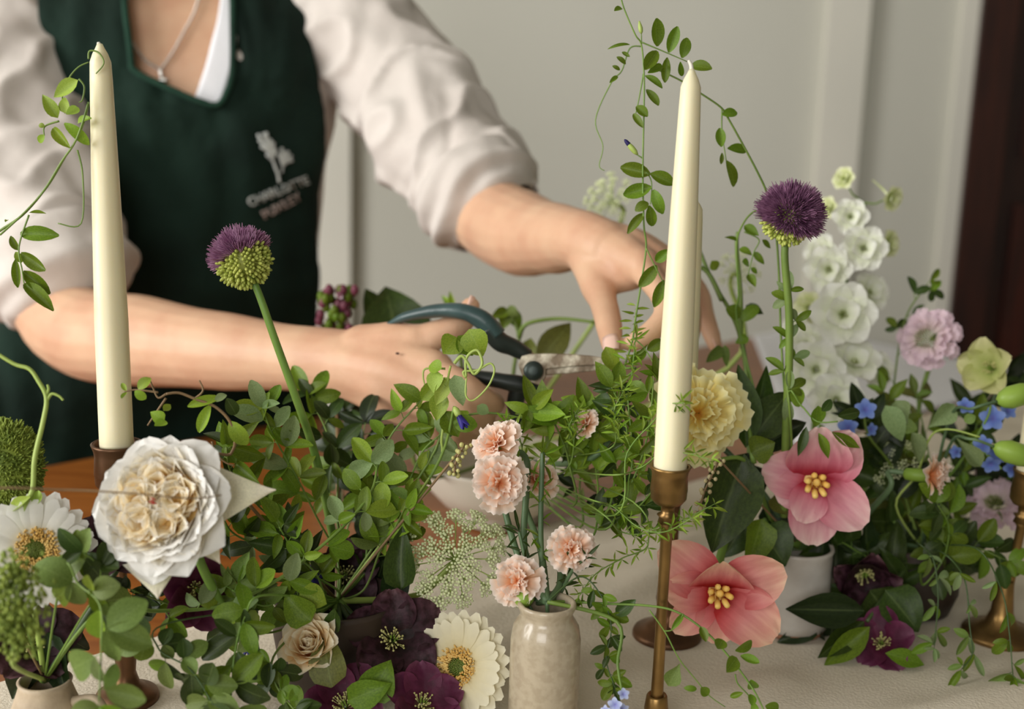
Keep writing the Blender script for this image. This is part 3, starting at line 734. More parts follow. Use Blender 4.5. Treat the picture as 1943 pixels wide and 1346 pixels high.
# ------------------------------------------------------------------ plant kit
def leafmat(name, c1, c2, rough=.45, trans=.28, objvar=.22, rib=True):
    m = mat(name, c1, c2, 22, rough, trans=trans, objvar=objvar, bump=.12, bscale=70, spec=.35)
    if rib:                                     # paler midrib
        nt = m.node_tree; N = nt.nodes; L = nt.links
        hs = [n for n in N if n.type == 'HUE_SAT'][0]
        uv = N.new('ShaderNodeUVMap'); sp = N.new('ShaderNodeSeparateXYZ'); L.new(uv.outputs[0], sp.inputs[0])
        cr = N.new('ShaderNodeValToRGB'); e = cr.color_ramp.elements
        e[0].position = .46; e[0].color = (0, 0, 0, 1); e[1].position = .5; e[1].color = (1, 1, 1, 1)
        k = e.new(.54); k.color = (0, 0, 0, 1)
        L.new(sp.outputs['X'], cr.inputs[0])
        mx = N.new('ShaderNodeMix'); mx.data_type = 'RGBA'; sc = N.new('ShaderNodeMath'); sc.operation = 'MULTIPLY'; sc.inputs[1].default_value = .16
        L.new(cr.outputs[0], sc.inputs[0]); L.new(sc.outputs[0], mx.inputs[0]); L.new(hs.outputs[0], mx.inputs[6]); mx.inputs[7].default_value = S(170, 190, 120)
        for n in N:
            if n.type == 'BSDF_PRINCIPLED': L.new(mx.outputs[2], n.inputs['Base Color'])
            if n.type == 'BSDF_TRANSLUCENT': L.new(mx.outputs[2], n.inputs[0])
    return m
LM = {
 'bright': leafmat('leaf_bright', S(150, 176, 58), S(124, 156, 44)),
 'mid': leafmat('leaf_mid', S(112, 140, 34), S(90, 116, 26)),
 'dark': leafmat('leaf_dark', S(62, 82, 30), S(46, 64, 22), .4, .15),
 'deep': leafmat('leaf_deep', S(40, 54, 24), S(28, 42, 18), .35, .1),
 'grey': leafmat('leaf_grey', S(140, 160, 108), S(120, 142, 90), .6, .25),
 'sea': leafmat('leaf_sea', S(116, 138, 66), S(96, 118, 50), .55, .22),
 'olive': leafmat('leaf_olive', S(112, 118, 52), S(92, 98, 40), .5, .2),
 'lime': leafmat('leaf_lime', S(168, 190, 84), S(148, 176, 66), .5, .3),
}
M['stem'] = mat('stem_green', S(118, 146, 62), S(96, 126, 50), 30, .5, objvar=.15)
M['stem_dark'] = mat('stem_dark', S(70, 92, 46), S(54, 74, 36), 30, .5, objvar=.15)
M['stem_lime'] = mat('stem_lime', S(168, 188, 98), S(150, 172, 80), 30, .5)
M['stem_blue'] = mat('stem_blue', S(96, 122, 84), S(76, 100, 66), 30, .5)
M['stem_brown'] = mat('stem_brown', S(138, 112, 76), S(112, 88, 58), 30, .6)

def leafmesh(name, prof, fold, bend, wave=0.0, seed=0, nu=4, nv=7):
    vs, fs, uv = [], [], []
    y = z = 0.0; rr = random.Random(seed)
    for i in range(nv + 1):
        v = i / nv; ang = bend * (v - .25)
        if i: y += math.cos(ang) / nv; z += -math.sin(ang) / nv
        for j in range(nu + 1):
            u = -1 + 2 * j / nu; w_ = prof(v) * .5
            wv = wave * math.sin(v * 9 + seed + (2 if u > 0 else 0)) * abs(u)
            vs.append(V((u * w_ * math.cos(fold * .7), y, z + abs(u) * w_ * math.sin(fold) + wv * .1))); uv.append(((u + 1) / 2, v))
    for i in range(nv):
        for j in range(nu):
            a = i * (nu + 1) + j; fs.append((a, a + 1, a + nu + 2, a + nu + 1))
    return me_from(name, vs, fs, True, uv)
PROF = {
 'oval': lambda v: 1.02 * max(.02, math.sin(PI * min(1, v * .97 + .015)) ** .62),
 'pea': lambda v: 1.0 * max(.02, (math.sin(PI * v ** .72) ** .85)),
 'lance': lambda v: 1.0 * max(.03, math.sin(PI * v ** .85)),
 'spoon': lambda v: max(.04, math.sin(PI * v ** 1.7) ** .8 + .03),
 'broad': lambda v: 1.0 * max(.02, (math.sin(PI * v ** .66) ** .8)),
 'needle': lambda v: max(.08, math.sin(PI * v ** .9)),
}
LEAF = {}
for ty in PROF:
    for mk in LM:
        LEAF[ty, mk] = []
for ty, pf_ in PROF.items():
    for mk in LM:
        for k, (fo, be) in enumerate(((.25, .5), (.45, .15), (.12, .95), (.35, -.45))):
            me = leafmesh('leaf_' + ty, pf_, fo, be, .5 if ty == 'broad' else .0, k, 2 if ty == 'needle' else 4, 4 if ty == 'needle' else 7)
            me.materials.append(LM[mk]); LEAF[ty, mk].append(me)
def orient(base, tip, nrm):
    y = (tip - base); L = y.length; y = y / L
    z = nrm - y * nrm.dot(y); z = z.normalized() if z.length > 1e-6 else y.orthogonal().normalized()
    x = y.cross(z); m = Matrix((x, y, z)).transposed().to_4x4(); m.translation = base
    return m, L
def leaf3(root, base, tip, width, ty='oval', mk='mid', roll=None, nrm=None, name='leaf', var=None):
    n = V(nrm) if nrm is not None else TOCAM + V((rnd.uniform(-.35, .35), rnd.uniform(-.2, .2), rnd.uniform(-.1, .55)))
    m, L = orient(base, tip, n)
    if roll: m = m @ Matrix.Rotation(roll, 4, 'Y')
    me = LEAF[ty, mk][var if var is not None else rnd.randrange(4)]
    return link(name, me, None, root, m @ Matrix.Diagonal((width, L, L, 1)))
def px_leaf(root, bx, by, tx, ty_, w, d, kind='oval', mk='mid', dd=None, roll=None, **k):
    dd = rnd.uniform(-.008, .008) if dd is None else dd
    return leaf3(root, P(bx, by, d), P(tx, ty_, d + dd), w * d / F, kind, mk, roll, **k)
def stemgeo(pts3, r0, r1, n=5, segs=6):
    p = catmull(pts3, n); return tube(p, [r0 + (r1 - r0) * i / (len(p) - 1) for i in range(len(p))], segs)
def vine(name, label, pts, d0, d1, r_px=(3, 2), m='stem', leaves=(), lk='oval', mk='mid', anchor=None, catg='foliage', group=None, extra=()):
    """a sprig: stem through photo points, leaves given by base and tip points"""
    n = len(pts); p3 = [P(x, y, d0 + (d1 - d0) * i / max(1, n - 1)) for i, (x, y) in enumerate(pts)]
    if anchor is not None: p3 = [V(anchor)] + p3
    dm = (d0 + d1) / 2
    root = thing(name, label, catg, p3[0], group)
    geo = [stemgeo(p3, r_px[0] * dm / F, r_px[1] * dm / F)]
    for L in extra:
        q = [P(x, y, dm + (L[0][2] if len(L[0]) > 2 else 0)) for x, y, *_ in L]; geo.append(stemgeo(q, r_px[1] * dm / F, r_px[1] * .6 * dm / F, 6))
    make('stem', cat(*geo), M[m], root)
    for lf in leaves:
        bx, by, tx, ty_, w_ = lf[:5]; kk = lf[5] if len(lf) > 5 else lk; mm = lf[6] if len(lf) > 6 else mk; do = lf[7] if len(lf) > 7 else 0.0
        # depth of the nearest stem point
        best = min(range(n), key=lambda i: (pts[i][0] - bx) ** 2 + (pts[i][1] - by) ** 2)
        d = d0 + (d1 - d0) * best / max(1, n - 1) + do
        px_leaf(root, bx, by, tx, ty_, w_, d, kk, mm)
    return root, p3
def auto_sprig(name, label, pts, d0, d1, nodes, ln=(34, 50), wr=.52, pet=24, pairs=1, lk='oval', mk='mid', mks=None, r_px=(2.6, 1.6), m='stem', anchor=None, start=.12, group=None, catg='foliage', spread=(.7, 1.25), seed=None, tip=True, droop=0.0, flat=.55):
    """a sprig whose leaves sit alternately on short stalks, each stalk with a tip leaflet and pairs of side leaflets"""
    R = random.Random(seed if seed is not None else int(pts[0][0] * 7 + pts[-1][1] * 13))
    n = len(pts); p3 = [P(x, y, d0 + (d1 - d0) * i / max(1, n - 1)) for i, (x, y) in enumerate(pts)]
    na = 0
    if anchor is not None: p3 = [V(anchor)] + p3; na = 1
    root = thing(name, label, catg, p3[0], group); dm = (d0 + d1) / 2; s = dm / F
    path = catmull(p3, 8); geo = [tube(path, [(r_px[0] + (r_px[1] - r_px[0]) * i / (len(path) - 1)) * s for i in range(len(path))], 6)]
    i0 = 8 * na; cx = RC @ V((1, 0, 0)); cy = RC @ V((0, 1, 0)); jobs = []
    for k in range(nodes):
        t = start + (1 - start) * (k + .5) / nodes
        f = i0 + t * (len(path) - 1 - i0); i = min(int(f), len(path) - 2); p = path[i].lerp(path[i + 1], f - i)
        tg = (path[i + 1] - path[i]).normalized(); side = (1 if k % 2 else -1)
        sp = R.uniform(*spread) * side
        tx_, ty_ = tg.dot(cx), tg.dot(cy); a = math.atan2(ty_, tx_) + sp
        dr = (cx * math.cos(a) + cy * math.sin(a) + TOCAM * R.uniform(-flat, flat) + V((0, 0, -droop))).normalized()
        jobs.append((p, dr))
    if tip: jobs.append((path[-1], (path[-1] - path[-2]).normalized()))
    for p, dr in jobs:
        pl = pet * s * R.uniform(.5, 1.2) * (1 + .6 * (pairs - 1))
        e = p + dr * pl; mid = p.lerp(e, .5) + V((0, 0, pl * .08)); geo.append(tube(catmull([p, mid, e], 3), r_px[1] * .55 * s, 5))
        sd = dr.cross(TOCAM).normalized()
        nb = TOCAM + V((R.uniform(-.45, .45), R.uniform(-.2, .2), R.uniform(-.1, .6)))
        L = R.uniform(*ln) * s
        pick = lambda: (R.choice(mks) if mks else mk)
        leaf3(root, e, e + dr * L + V((0, 0, -droop * L * .4)), L * wr * R.uniform(.8, 1.15), lk, pick(), nrm=nb, var=R.randrange(4))
        for q in range(pairs):
            b = p.lerp(e, .95 - q * (.75 / max(1, pairs)) if pairs > 1 else .9)
            for s_ in (-1, 1):
                if R.random() < .12: continue
                l2 = L * R.uniform(.6, 1.0); dv = (dr * R.uniform(-.1, .8) + sd * s_ + TOCAM * R.uniform(-.6, .6)).normalized()
                leaf3(root, b, b + dv * l2 + V((0, 0, -droop * l2 * .5)), l2 * wr * R.uniform(.8, 1.15), lk, pick(), nrm=nb + V((R.uniform(-.7, .7), 0, R.uniform(-.5, .6))), var=R.randrange(4))
    make('stem', cat(*geo), M[m], root)
    return root
def tendril(root, pts, d, r_px, m='stem_lime', name='tendril', n=7):
    p = catmull([P(x, y, d + (q[0] if q else 0)) for x, y, *q in pts], n); k = len(p)
    return make(name, tube(p, [r_px * d / F * (1 - .5 * i / k) for i in range(k)], 6), M[m], root)

# ---- petals
def petal(L, W, a0, a1, cup=0.2, shape='round', ruffle=0.0, serr=0.0, seed=0, nu=6, nv=7, curl=0.0, cuplen=1.0):
    """petal in its own frame: y outwards, z up the flower axis; a0..a1 = rise angle from base to tip"""
    vs, fs, uv = [], [], []; r = random.Random(seed); y = z = 0.0; ph = r.uniform(0, 6)
    W2 = W / 2
    def wp(v):
        if shape == 'round': return max(.12, math.sin(PI * (v * .9 + .07)) ** .58) * (1 if v < .8 else 1)
        if shape == 'point': return max(.03, (math.sin(PI * (v ** .8))) ** .75)
        if shape == 'tri': return max(.012, (1 - v) ** 1.25 + .22 * v * (1 - v))
        if shape == 'fan': return .16 + .84 * v ** .9
        if shape == 'strap': return max(.25, min(1, .45 + v * 1.1)) * (1 if v < .86 else max(.3, math.sqrt(max(0, 1 - ((v - .86) / .145) ** 2))))
        if shape == 'egg': return max(.1, math.sin(PI * (v ** 1.15 * .87 + .1)) ** .62)
        return 1
    for i in range(nv + 1):
        v = i / nv; a = a0 + (a1 - a0) * v
        if i: y += math.cos(a) * L / nv; z += math.sin(a) * L / nv
        for j in range(nu + 1):
            u = -1 + 2 * j / nu; x = u * W2 * wp(v)
            off = cup * W2 * u * u * math.sin(min(1, v * 1.3) * PI / 2) * wp(v) - curl * W * max(0, v - .7) ** 2 * 4
            off += ruffle * L * v * v * math.sin(u * 5.2 + ph + v * 2) * .5 + ruffle * L * .4 * v * math.sin(u * 9 - ph)
            e = serr * L * (1 if j % 2 else -1) * (v > .98)
            rl = 1 - (.22 * u * u if shape in ('fan',) else .0) * v
            vs.append(V((x, (y + e) * rl - math.sin(a) * off, z * (1 if shape != 'fan' else rl) + math.cos(a) * off))); uv.append(((u + 1) / 2, v))
    for i in range(nv):
        for j in range(nu):
            k = i * (nu + 1) + j; fs.append((k, k + 1, k + nu + 2, k + nu + 1))
    return me_from('petal', vs, fs, True, uv)
def facing(c, px=0.0, py=0.0, roll=0.0):
    """frame at c whose z looks at the camera, turned px to the right and py up (radians)"""
    v = (CAM - c).normalized(); cx = RC @ V((1, 0, 0)); cy = RC @ V((0, 1, 0))
    z = (v * math.cos(math.hypot(px, py)) + cx * math.sin(px) + cy * math.sin(py)).normalized()
    y = (cy - z * cy.dot(z)).normalized(); x = y.cross(z)
    m = Matrix((x, y, z)).transposed().to_4x4(); m.translation = c
    return m @ Matrix.Rotation(roll, 4, 'Z')
def ring(root, FM, me_list, n, r0, z0, rot0=0.0, name='petal', tilt=0.0, sc=(1, 1), R=None, jit=.12):
    R = R or rnd
    for k in range(n):
        a = rot0 + 2 * PI * k / n + R.uniform(-jit, jit)
        s = R.uniform(*sc) if sc[0] != sc[1] else sc[0]
        m = FM @ Matrix.Rotation(a - PI / 2, 4, 'Z') @ Matrix.Translation((0, r0, z0)) @ Matrix.Rotation(tilt + R.uniform(-jit, jit), 4, 'X') @ Matrix.Scale(s, 4)
        link(name, R.choice(me_list), None, root, m)
def setmat(mes, m):
    for me in mes:
        if not me.materials: me.materials.append(m)
    return mes
def flower(name, label, c, stem_pts, r, m='stem', group=None, catg='flower', anchor=None, FM=None, inset=0.0):
    """root at the stem base, stem up to the flower head"""
    base = V(anchor) if anchor is not None else stem_pts[0]
    pts = ([V(anchor)] if anchor is not None else []) + [V(p) for p in stem_pts]
    end = c if FM is None else FM @ V((0, 0, -inset))
    pts = pts + ([FM @ V((0, 0, -inset - .02))] if FM is not None else []) + [end]
    root = thing(name, label, catg, base, group)
    make('stem', stemgeo(pts, r * 1.15, r, 6, 8), M[m], root)
    return root
WH = S(255, 255, 255)
def pm(name, ramp, n1=None, n2=None, rough=.55, trans=.25, scale=40, **k):
    return mat(name, n1 or S(255, 255, 255), n2 or S(236, 236, 236), scale, rough, trans=trans, ramp=ramp, spec=.3, **k)
FMAT = {
 'rose': pm('petal_rose', [(0, S(250, 232, 184)), (.35, S(254, 246, 226)), (.7, S(255, 252, 246)), (1, S(255, 254, 250))], trans=.32),
 'rose_in': pm('petal_rose_inner', [(0, S(250, 208, 126)), (.4, S(255, 236, 188)), (.8, S(255, 248, 230)), (1, S(255, 252, 244))], trans=.4),
 'rose_pt': pm('petal_rose_outer', [(0, S(250, 246, 234)), (.6, S(240, 236, 206)), (1, S(250, 240, 222))]),
 'gerb': pm('petal_gerbera', [(0, S(228, 214, 160)), (.4, S(246, 236, 198)), (1, S(252, 246, 220))]),
 'gerb_w': pm('petal_gerbera_white', [(0, S(236, 230, 200)), (.4, S(252, 250, 242)), (1, S(255, 254, 250))]),
 'carn': pm('petal_carnation', [(0, S(244, 150, 80)), (.4, S(250, 192, 144)), (.75, S(254, 220, 194)), (1, S(255, 242, 232))], trans=.35),
 'carn_y': pm('petal_carnation_yellow', [(0, S(250, 190, 80)), (.4, S(253, 224, 120)), (.8, S(255, 240, 160)), (1, S(255, 250, 200))], trans=.4),
 'tulip': pm('petal_tulip', [(0, S(150, 24, 26)), (.16, S(190, 48, 48)), (.32, S(224, 118, 118)), (.55, S(236, 164, 156)), (.85, S(244, 192, 168)), (1, S(250, 220, 186))], S(255, 255, 255), S(238, 214, 220), scale=60, stretch=(3, .5, 1)),
 'tulip_back': pm('petal_tulip_pink', [(0, S(160, 32, 40)), (.16, S(196, 66, 86)), (.34, S(224, 136, 152)), (.65, S(236, 178, 184)), (.9, S(244, 206, 202)), (1, S(250, 226, 214))], S(255, 255, 255), S(238, 214, 224), scale=60, stretch=(3, .5, 1)),
 'hell': pm('sepal_dark_hellebore', [(0, S(60, 44, 34)), (.3, S(54, 24, 36)), (.8, S(84, 52, 64)), (1, S(112, 80, 86))], S(255, 255, 255), S(140, 116, 108), scale=150, trans=.12, bump=.3, bscale=90),
 'hell_p': pm('sepal_plum_hellebore', [(0, S(120, 96, 70)), (.18, S(92, 26, 56)), (.75, S(124, 56, 92)), (1, S(160, 104, 132))], S(255, 255, 255), S(180, 150, 170), scale=60, trans=.2, bump=.3, bscale=90),
 'hell_g': pm('sepal_green_hellebore', [(0, S(150, 170, 80)), (.4, S(196, 202, 126)), (1, S(222, 218, 160))], trans=.25),
 'delph': pm('petal_delphinium', [(0, S(190, 204, 130)), (.25, S(236, 240, 214)), (1, S(250, 250, 242))]),
 'delph_g': pm('petal_delphinium_green', [(0, S(168, 186, 96)), (.5, S(220, 226, 166)), (1, S(238, 240, 206))]),
 'scab': pm('petal_scabious', [(0, S(230, 216, 206)), (.5, S(238, 214, 216)), (1, S(240, 214, 226))]),
 'blue': pm('petal_blue', [(0, S(110, 110, 190)), (.4, S(110, 136, 212)), (1, S(142, 166, 228))]),
 'blue_p': pm('petal_pale_blue', [(0, S(140, 140, 210)), (.5, S(176, 188, 232)), (1, S(204, 212, 242))]),
 'violet': pm('petal_violet', [(0, S(40, 34, 90)), (1, S(60, 52, 150))], trans=.1),
 'peach_rose': pm('petal_cream_rose', [(0, S(236, 160, 76)), (.4, S(250, 216, 158)), (.8, S(254, 242, 212)), (1, S(255, 248, 230))], trans=.35),
}
M['yellow'] = mat('stamen_yellow', S(248, 212, 120), S(236, 186, 84), 60, .6)
M['cream'] = mat('floret_cream', S(248, 252, 216), S(230, 240, 178), 60, .6, trans=.2)
M['ochre'] = mat('floret_ochre', S(244, 212, 136), S(226, 184, 100), 80, .7)
M['grn_disc'] = mat('disc_green', S(150, 158, 90), S(128, 140, 72), 60, .7)
M['calyx'] = mat('calyx_green', S(150, 180, 72), S(128, 162, 58), 20, .45, trans=.1)
M['red'] = mat('pistil_red', S(200, 70, 60), rough=.6)
M['al_green'] = mat('allium_bud', S(206, 212, 112), S(172, 186, 80), 80, .5, trans=.1)
M['al_purple'] = mat('allium_floret', S(206, 162, 194), S(152, 94, 136), 160, .6, trans=.2)
M['al_purple2'] = mat('allium_floret_deep', S(176, 126, 160), S(104, 58, 92), 160, .6, trans=.2)
M['trick'] = mat('fluffy_green', S(150, 166, 66), S(108, 128, 44), 120, .7, trans=.12)
M['bead'] = mat('seed_bead', S(206, 194, 150), S(180, 164, 120), 60, .55)
M['bead_g'] = mat('seed_bead_green', S(200, 196, 130), S(176, 172, 104), 60, .55)
M['plum'] = mat('plum_bract', S(120, 52, 72), S(92, 36, 54), 60, .6)

def disc_florets(R, n, h, seed, dome=.3):
    """a packed head of tiny upright florets, one mesh"""
    r = random.Random(seed); g = []
    for k in range(n):
        rr = R * math.sqrt((k + .5) / n); a = k * 2.39996
        z = dome * R * (1 - (rr / R) ** 2)
        c = V((rr * math.cos(a), rr * math.sin(a), z)); s = R / math.sqrt(n) * 1.0
        tip = c + V((r.uniform(-.4, .4) * s, r.uniform(-.4, .4) * s, h * r.uniform(.7, 1.3)))
        g.append(tube([c, c.lerp(tip, .6), tip], [s * .55, s * .6, s * .25], 5))
    return cat(*g)
def gerbera(label, px, py, d, Rpx, turn, anchor, pmat, nray=30, squash=1.0, seed=1, stem_via=None):
    c = P(px, py, d); s = d / F; R = Rpx * s; FM = facing(c, *turn)
    rt = flower('gerbera', label, c, stem_via or [], .003, 'stem', anchor=anchor, FM=FM, inset=.006)
    Rn = random.Random(seed)
    A = setmat([petal(R * .76, R * .27, .12, -.1, -.16, 'strap', .02, 0, k, 4, 6) for k in range(3)], pmat)
    B = setmat([petal(R * .66, R * .25, .3, .05, -.16, 'strap', .02, 0, k + 7, 4, 6) for k in range(3)], pmat)
    C = setmat([petal(R * .3, R * .1, .7, .5, -.1, 'strap', .02, 0, k + 9, 2, 4) for k in range(2)], pmat)
    ring(rt, FM, A, nray, R * .25, -.001, 0, sc=(.93, 1.03), R=Rn, jit=.06)
    ring(rt, FM, B, nray - 4, R * .24, .0012, .1, sc=(.9, 1.04), R=Rn, jit=.07)
    make('disc_florets', disc_florets(R * .16, 90, R * .06, seed, .25), M['grn_disc'], rt, True, FM, kind='stuff')
    r = random.Random(seed + 4); g = []
    for k in range(420):
        a = r.uniform(0, 6.283); rr = R * r.uniform(.15, .36); p = V((rr * math.cos(a), rr * math.sin(a), R * .03))
        q = p + V((math.cos(a) * r.uniform(-.01, .05) * R, math.sin(a) * r.uniform(-.01, .05) * R, R * r.uniform(.05, .11))); g.append(tube([p, q], [R * .02, R * .014], 4))
    make('stamen_ring', cat(*g), M['ochre'], rt, True, FM, kind='stuff')
    make('receptacle', lathe([(R * .05, -.014), (R * .2, -.01), (R * .3, -.002), (R * .3, 0)], 20), M['calyx'], rt, True, FM)
    return rt
def carnation(label, px, py, d, Rpx, turn, anchor, pmat, seed=1, group=None, stem_via=None, depth=1.0, dense=1.0, leafy=True):
    c = P(px, py, d); s = d / F; R = Rpx * s; FM = facing(c, *turn); Rn = random.Random(seed)
    rt = flower('carnation', label, c, stem_via or [], .0022, 'stem_blue', anchor=anchor, FM=FM, inset=R * .9, group=group)
    out = setmat([petal(R * 1.02, R * 1.22, .5, -.2, .18, 'fan', .15, .03, k + seed, 12, 6) for k in range(3)], pmat)
    mid = setmat([petal(R * .84, R * .92, 1.0, .45, .25, 'fan', .18, .032, k + 5 + seed, 12, 6) for k in range(3)], pmat)
    inn = setmat([petal(R * .66, R * .52, 1.35, .9, .25, 'fan', .17, .04, k + 9 + seed, 10, 6) for k in range(3)], pmat)
    z = -R * .38 * depth
    ring(rt, FM, out, int(5 * dense), R * .05, z, Rn.uniform(0, 6), sc=(.9, 1.08), R=Rn, jit=.2)
    ring(rt, FM, out, int(5 * dense), R * .04, z + R * .06, Rn.uniform(0, 6), sc=(.78, .98), R=Rn, tilt=.28, jit=.25)
    ring(rt, FM, mid, int(5 * dense), R * .05, z + R * .1, Rn.uniform(0, 6), sc=(.8, 1.05), R=Rn, jit=.32)
    ring(rt, FM, inn, int(5 * dense), R * .1, z + R * .14, Rn.uniform(0, 6), sc=(.75, 1.1), R=Rn, jit=.45)
    ring(rt, FM, inn, int(4 * dense), R * .01, z + R * .2, Rn.uniform(0, 6), sc=(.7, 1.0), R=Rn, jit=.5)
    make('calyx', lathe([(R * .1, z - R * .95), (R * .24, z - R * .85), (R * .27, z - R * .5), (R * .26, z - R * .1), (R * .3, z + R * .02), (R * .2, z + R * .04)], 16), M['calyx'], rt, True, FM)
    return rt, FM
def hellebore(label, px, py, d, Rpx, turn, anchor, pmat, seed=1, group=None, cup=.5, n=5, stem_via=None, roll=0.0, flat=.25, shape='round', stam=True):
    c = P(px, py, d); s = d / F; R = Rpx * s; FM = facing(c, turn[0], turn[1], roll); Rn = random.Random(seed)
    rt = flower('hellebore', label, c, stem_via or [], .002, 'stem_dark', anchor=anchor, FM=FM, inset=.004, group=group)
    A = setmat([petal(R * 1.05, R * 1.02, flat + .45, flat - .25, cup * 1.3, 'egg', .07, 0, k + seed, 8, 8) for k in range(3)], pmat)
    ring(rt, FM, A, n, R * .06, 0, Rn.uniform(0, 1) if roll == 0 else 0, 'sepal', sc=(.92, 1.06), R=Rn, jit=.08)
    if stam:
        g = []
        for k in range(36):
            a = Rn.uniform(0, 6.28); rr = R * Rn.uniform(.1, .3); q = V((rr * math.cos(a), rr * math.sin(a), R * Rn.uniform(.16, .32)))
            g.append(tube([V((q.x * .3, q.y * .3, 0)), q], [R * .008, R * .008], 4)); g.append(ball(q, R * .026, (1, 1, .8), 4, 6))
        make('stamens', cat(*g), M['bead_g'], rt, True, FM, kind='stuff')
        make('carpels', disc_florets(R * .09, 7, R * .2, seed, .2), M['calyx'], rt, True, FM)
    return rt

# ------------------------------------------------------------------ flowers
def rose():
    px, py, d = 296, 958, .765
    c = P(px, py, d); s = d / F; R = 132 * s; FM = facing(c, -.42, .08)
    rt = flower('garden_rose', 'large open white garden rose with a packed cream heart', c, [P(470, 1190, .86), P(390, 1090, .82)], .003, 'stem', anchor=DARK, FM=FM, inset=R * .5)
    Rn = random.Random(5)
    O = setmat([petal(R * .72, R * .86, .95, -.05, .16, 'point' if k % 2 else 'round', .04, 0, k, 8, 8, curl=.08) for k in range(4)], FMAT['rose'])
    Q = setmat([petal(R * .62, R * .8, 1.25, .55, .25, 'round', .05, 0, k + 4, 8, 7) for k in range(3)], FMAT['rose'])
    I = setmat([petal(R * .44, R * .52, 1.35, .7, .45, 'round', .10, 0, k + 9, 8, 6) for k in range(4)], FMAT['rose_in'])
    K = setmat([petal(R * .27, R * .4, 1.25, .55, .7, 'round', .10, 0, k + 19, 8, 5) for k in range(5)], FMAT['rose_in'])
    z = -R * .45
    ring(rt, FM, O, 10, R * .42, z, .2, 'outer_petal', sc=(.95, 1.1), R=Rn)
    ring(rt, FM, O, 9, R * .42, z + R * .08, .5, 'outer_petal', sc=(.88, 1.0), R=Rn, tilt=.15)
    ring(rt, FM, Q, 11, R * .48, z + R * .06, .1, 'petal', sc=(.9, 1.05), R=Rn)
    ring(rt, FM, Q, 10, R * .46, z + R * .06, .4, 'petal', sc=(.82, .95), R=Rn, tilt=.18)
    for rr, n in ((.62, 17), (.54, 15)):
        ring(rt, FM, I, n, R * rr, z + R * .12, rr, 'petal', sc=(.85, 1.1), R=Rn, jit=.35, tilt=.1)
    # five swirled quarters in the heart: nested folded petals round five centres
    for q in range(5):
        a0 = q * 2 * PI / 5 + .3; cq_ = V((math.cos(a0), math.sin(a0), 0)) * R * .32
        for k in range(24):
            rr = R * (.02 + .0105 * k); a = k * 2.39996 + q
            p_ = cq_ + V((math.cos(a), math.sin(a), 0)) * rr
            m = FM @ Matrix.Translation((p_.x, p_.y, z + R * (.34 + Rn.uniform(-.03, .05)))) @ Matrix.Rotation(a - PI / 2 + Rn.uniform(-.5, .5), 4, 'Z') @ Matrix.Rotation(Rn.uniform(-.2, .3), 4, 'X') @ Matrix.Scale(Rn.uniform(.62, 1.0), 4)
            link('petal', Rn.choice(K), None, rt, m)
    make('pistil', disc_florets(R * .05, 7, R * .09, 3, .3), M['red'], rt, True, FM @ Matrix.Translation((R * .03, R * .03, z + R * .58)))
    make('petal_bed', lathe([(R * .1, z - R * .05), (R * .5, z), (R * .68, z + R * .2), (R * .6, z + R * .3), (R * .1, z + R * .36)], 24), FMAT['rose_in'], rt, True, FM)
    # reflexed pointed outer petals
    def big(bx, by, tx, ty_, w_, dd, cup, shape='tri'):
        me = setmat([petal(1, 1, -.1, .12, cup, shape, .02, 0, int(bx), 8, 9)], FMAT['rose_pt'])[0]
        m, L = orient(P(bx, by, d + .012), P(tx, ty_, d + .012 + dd), TOCAM + V((.1, 0, .25)))
        link('outer_petal', me, None, rt, m @ Matrix.Diagonal((w_ * s, L, L, 1)))
    big(392, 940, 524, 930, 135, .004, -.3); big(292, 1060, 300, 1138, 120, -.012, -.2)
    big(372, 1000, 418, 1070, 110, .004, .2)
    make('hip', lathe([(R * .05, z - R * .3), (R * .16, z - R * .18), (R * .2, z - R * .02), (R * .12, z + R * .05)], 16), M['calyx'], rt, True, FM)
rose()
gerbera('white gerbera daisy with an ochre centre under the garden rose', 68, 1044, .80, 112, (.12, .05), JUG, FMAT['gerb_w'], 26, seed=2, stem_via=[P(70, 1180, .86)])
gerbera('cream gerbera daisy leaning against the bud vase', 868, 1266, .875, 106, (-.42, .05), DARK, FMAT['gerb'], 28, seed=3, stem_via=[P(800, 1300, .93)])
# cream ranunculus
def ranunculus(label, px, py, d, Rpx, turn, anchor):
    c = P(px, py, d); R = Rpx * d / F; FM = facing(c, *turn); Rn = random.Random(11)
    rt = flower('ranunculus', label, c, [], .002, 'stem', anchor=anchor, FM=FM, inset=R * .5)
    for i, (n, rr, a0, a1, L, W) in enumerate(((7, .18, .9, .35, .95, 1.1), (8, .16, 1.15, .75, .9, 1.0), (8, .14, 1.35, 1.1, .85, .85), (7, .1, 1.5, 1.45, .8, .66), (6, .06, 1.57, 1.65, .74, .5))):
        A = setmat([petal(R * L, R * W, a0, a1, .55, 'round', .03, 0, k + i * 3, 6, 6) for k in range(3)], FMAT['peach_rose'])
        ring(rt, FM, A, n, R * rr * 1.8, -R * .4, i * .7, R=Rn, sc=(.92, 1.05))
    make('calyx', ball((0, 0, -R * .45), R * .2, (1, 1, .6)), M['calyx'], rt, True, FM)
ranunculus('small cream ranunculus with a peach swirl beside an olive leaf', 586, 1220, .85, 56, (-.2, .35), DARK)

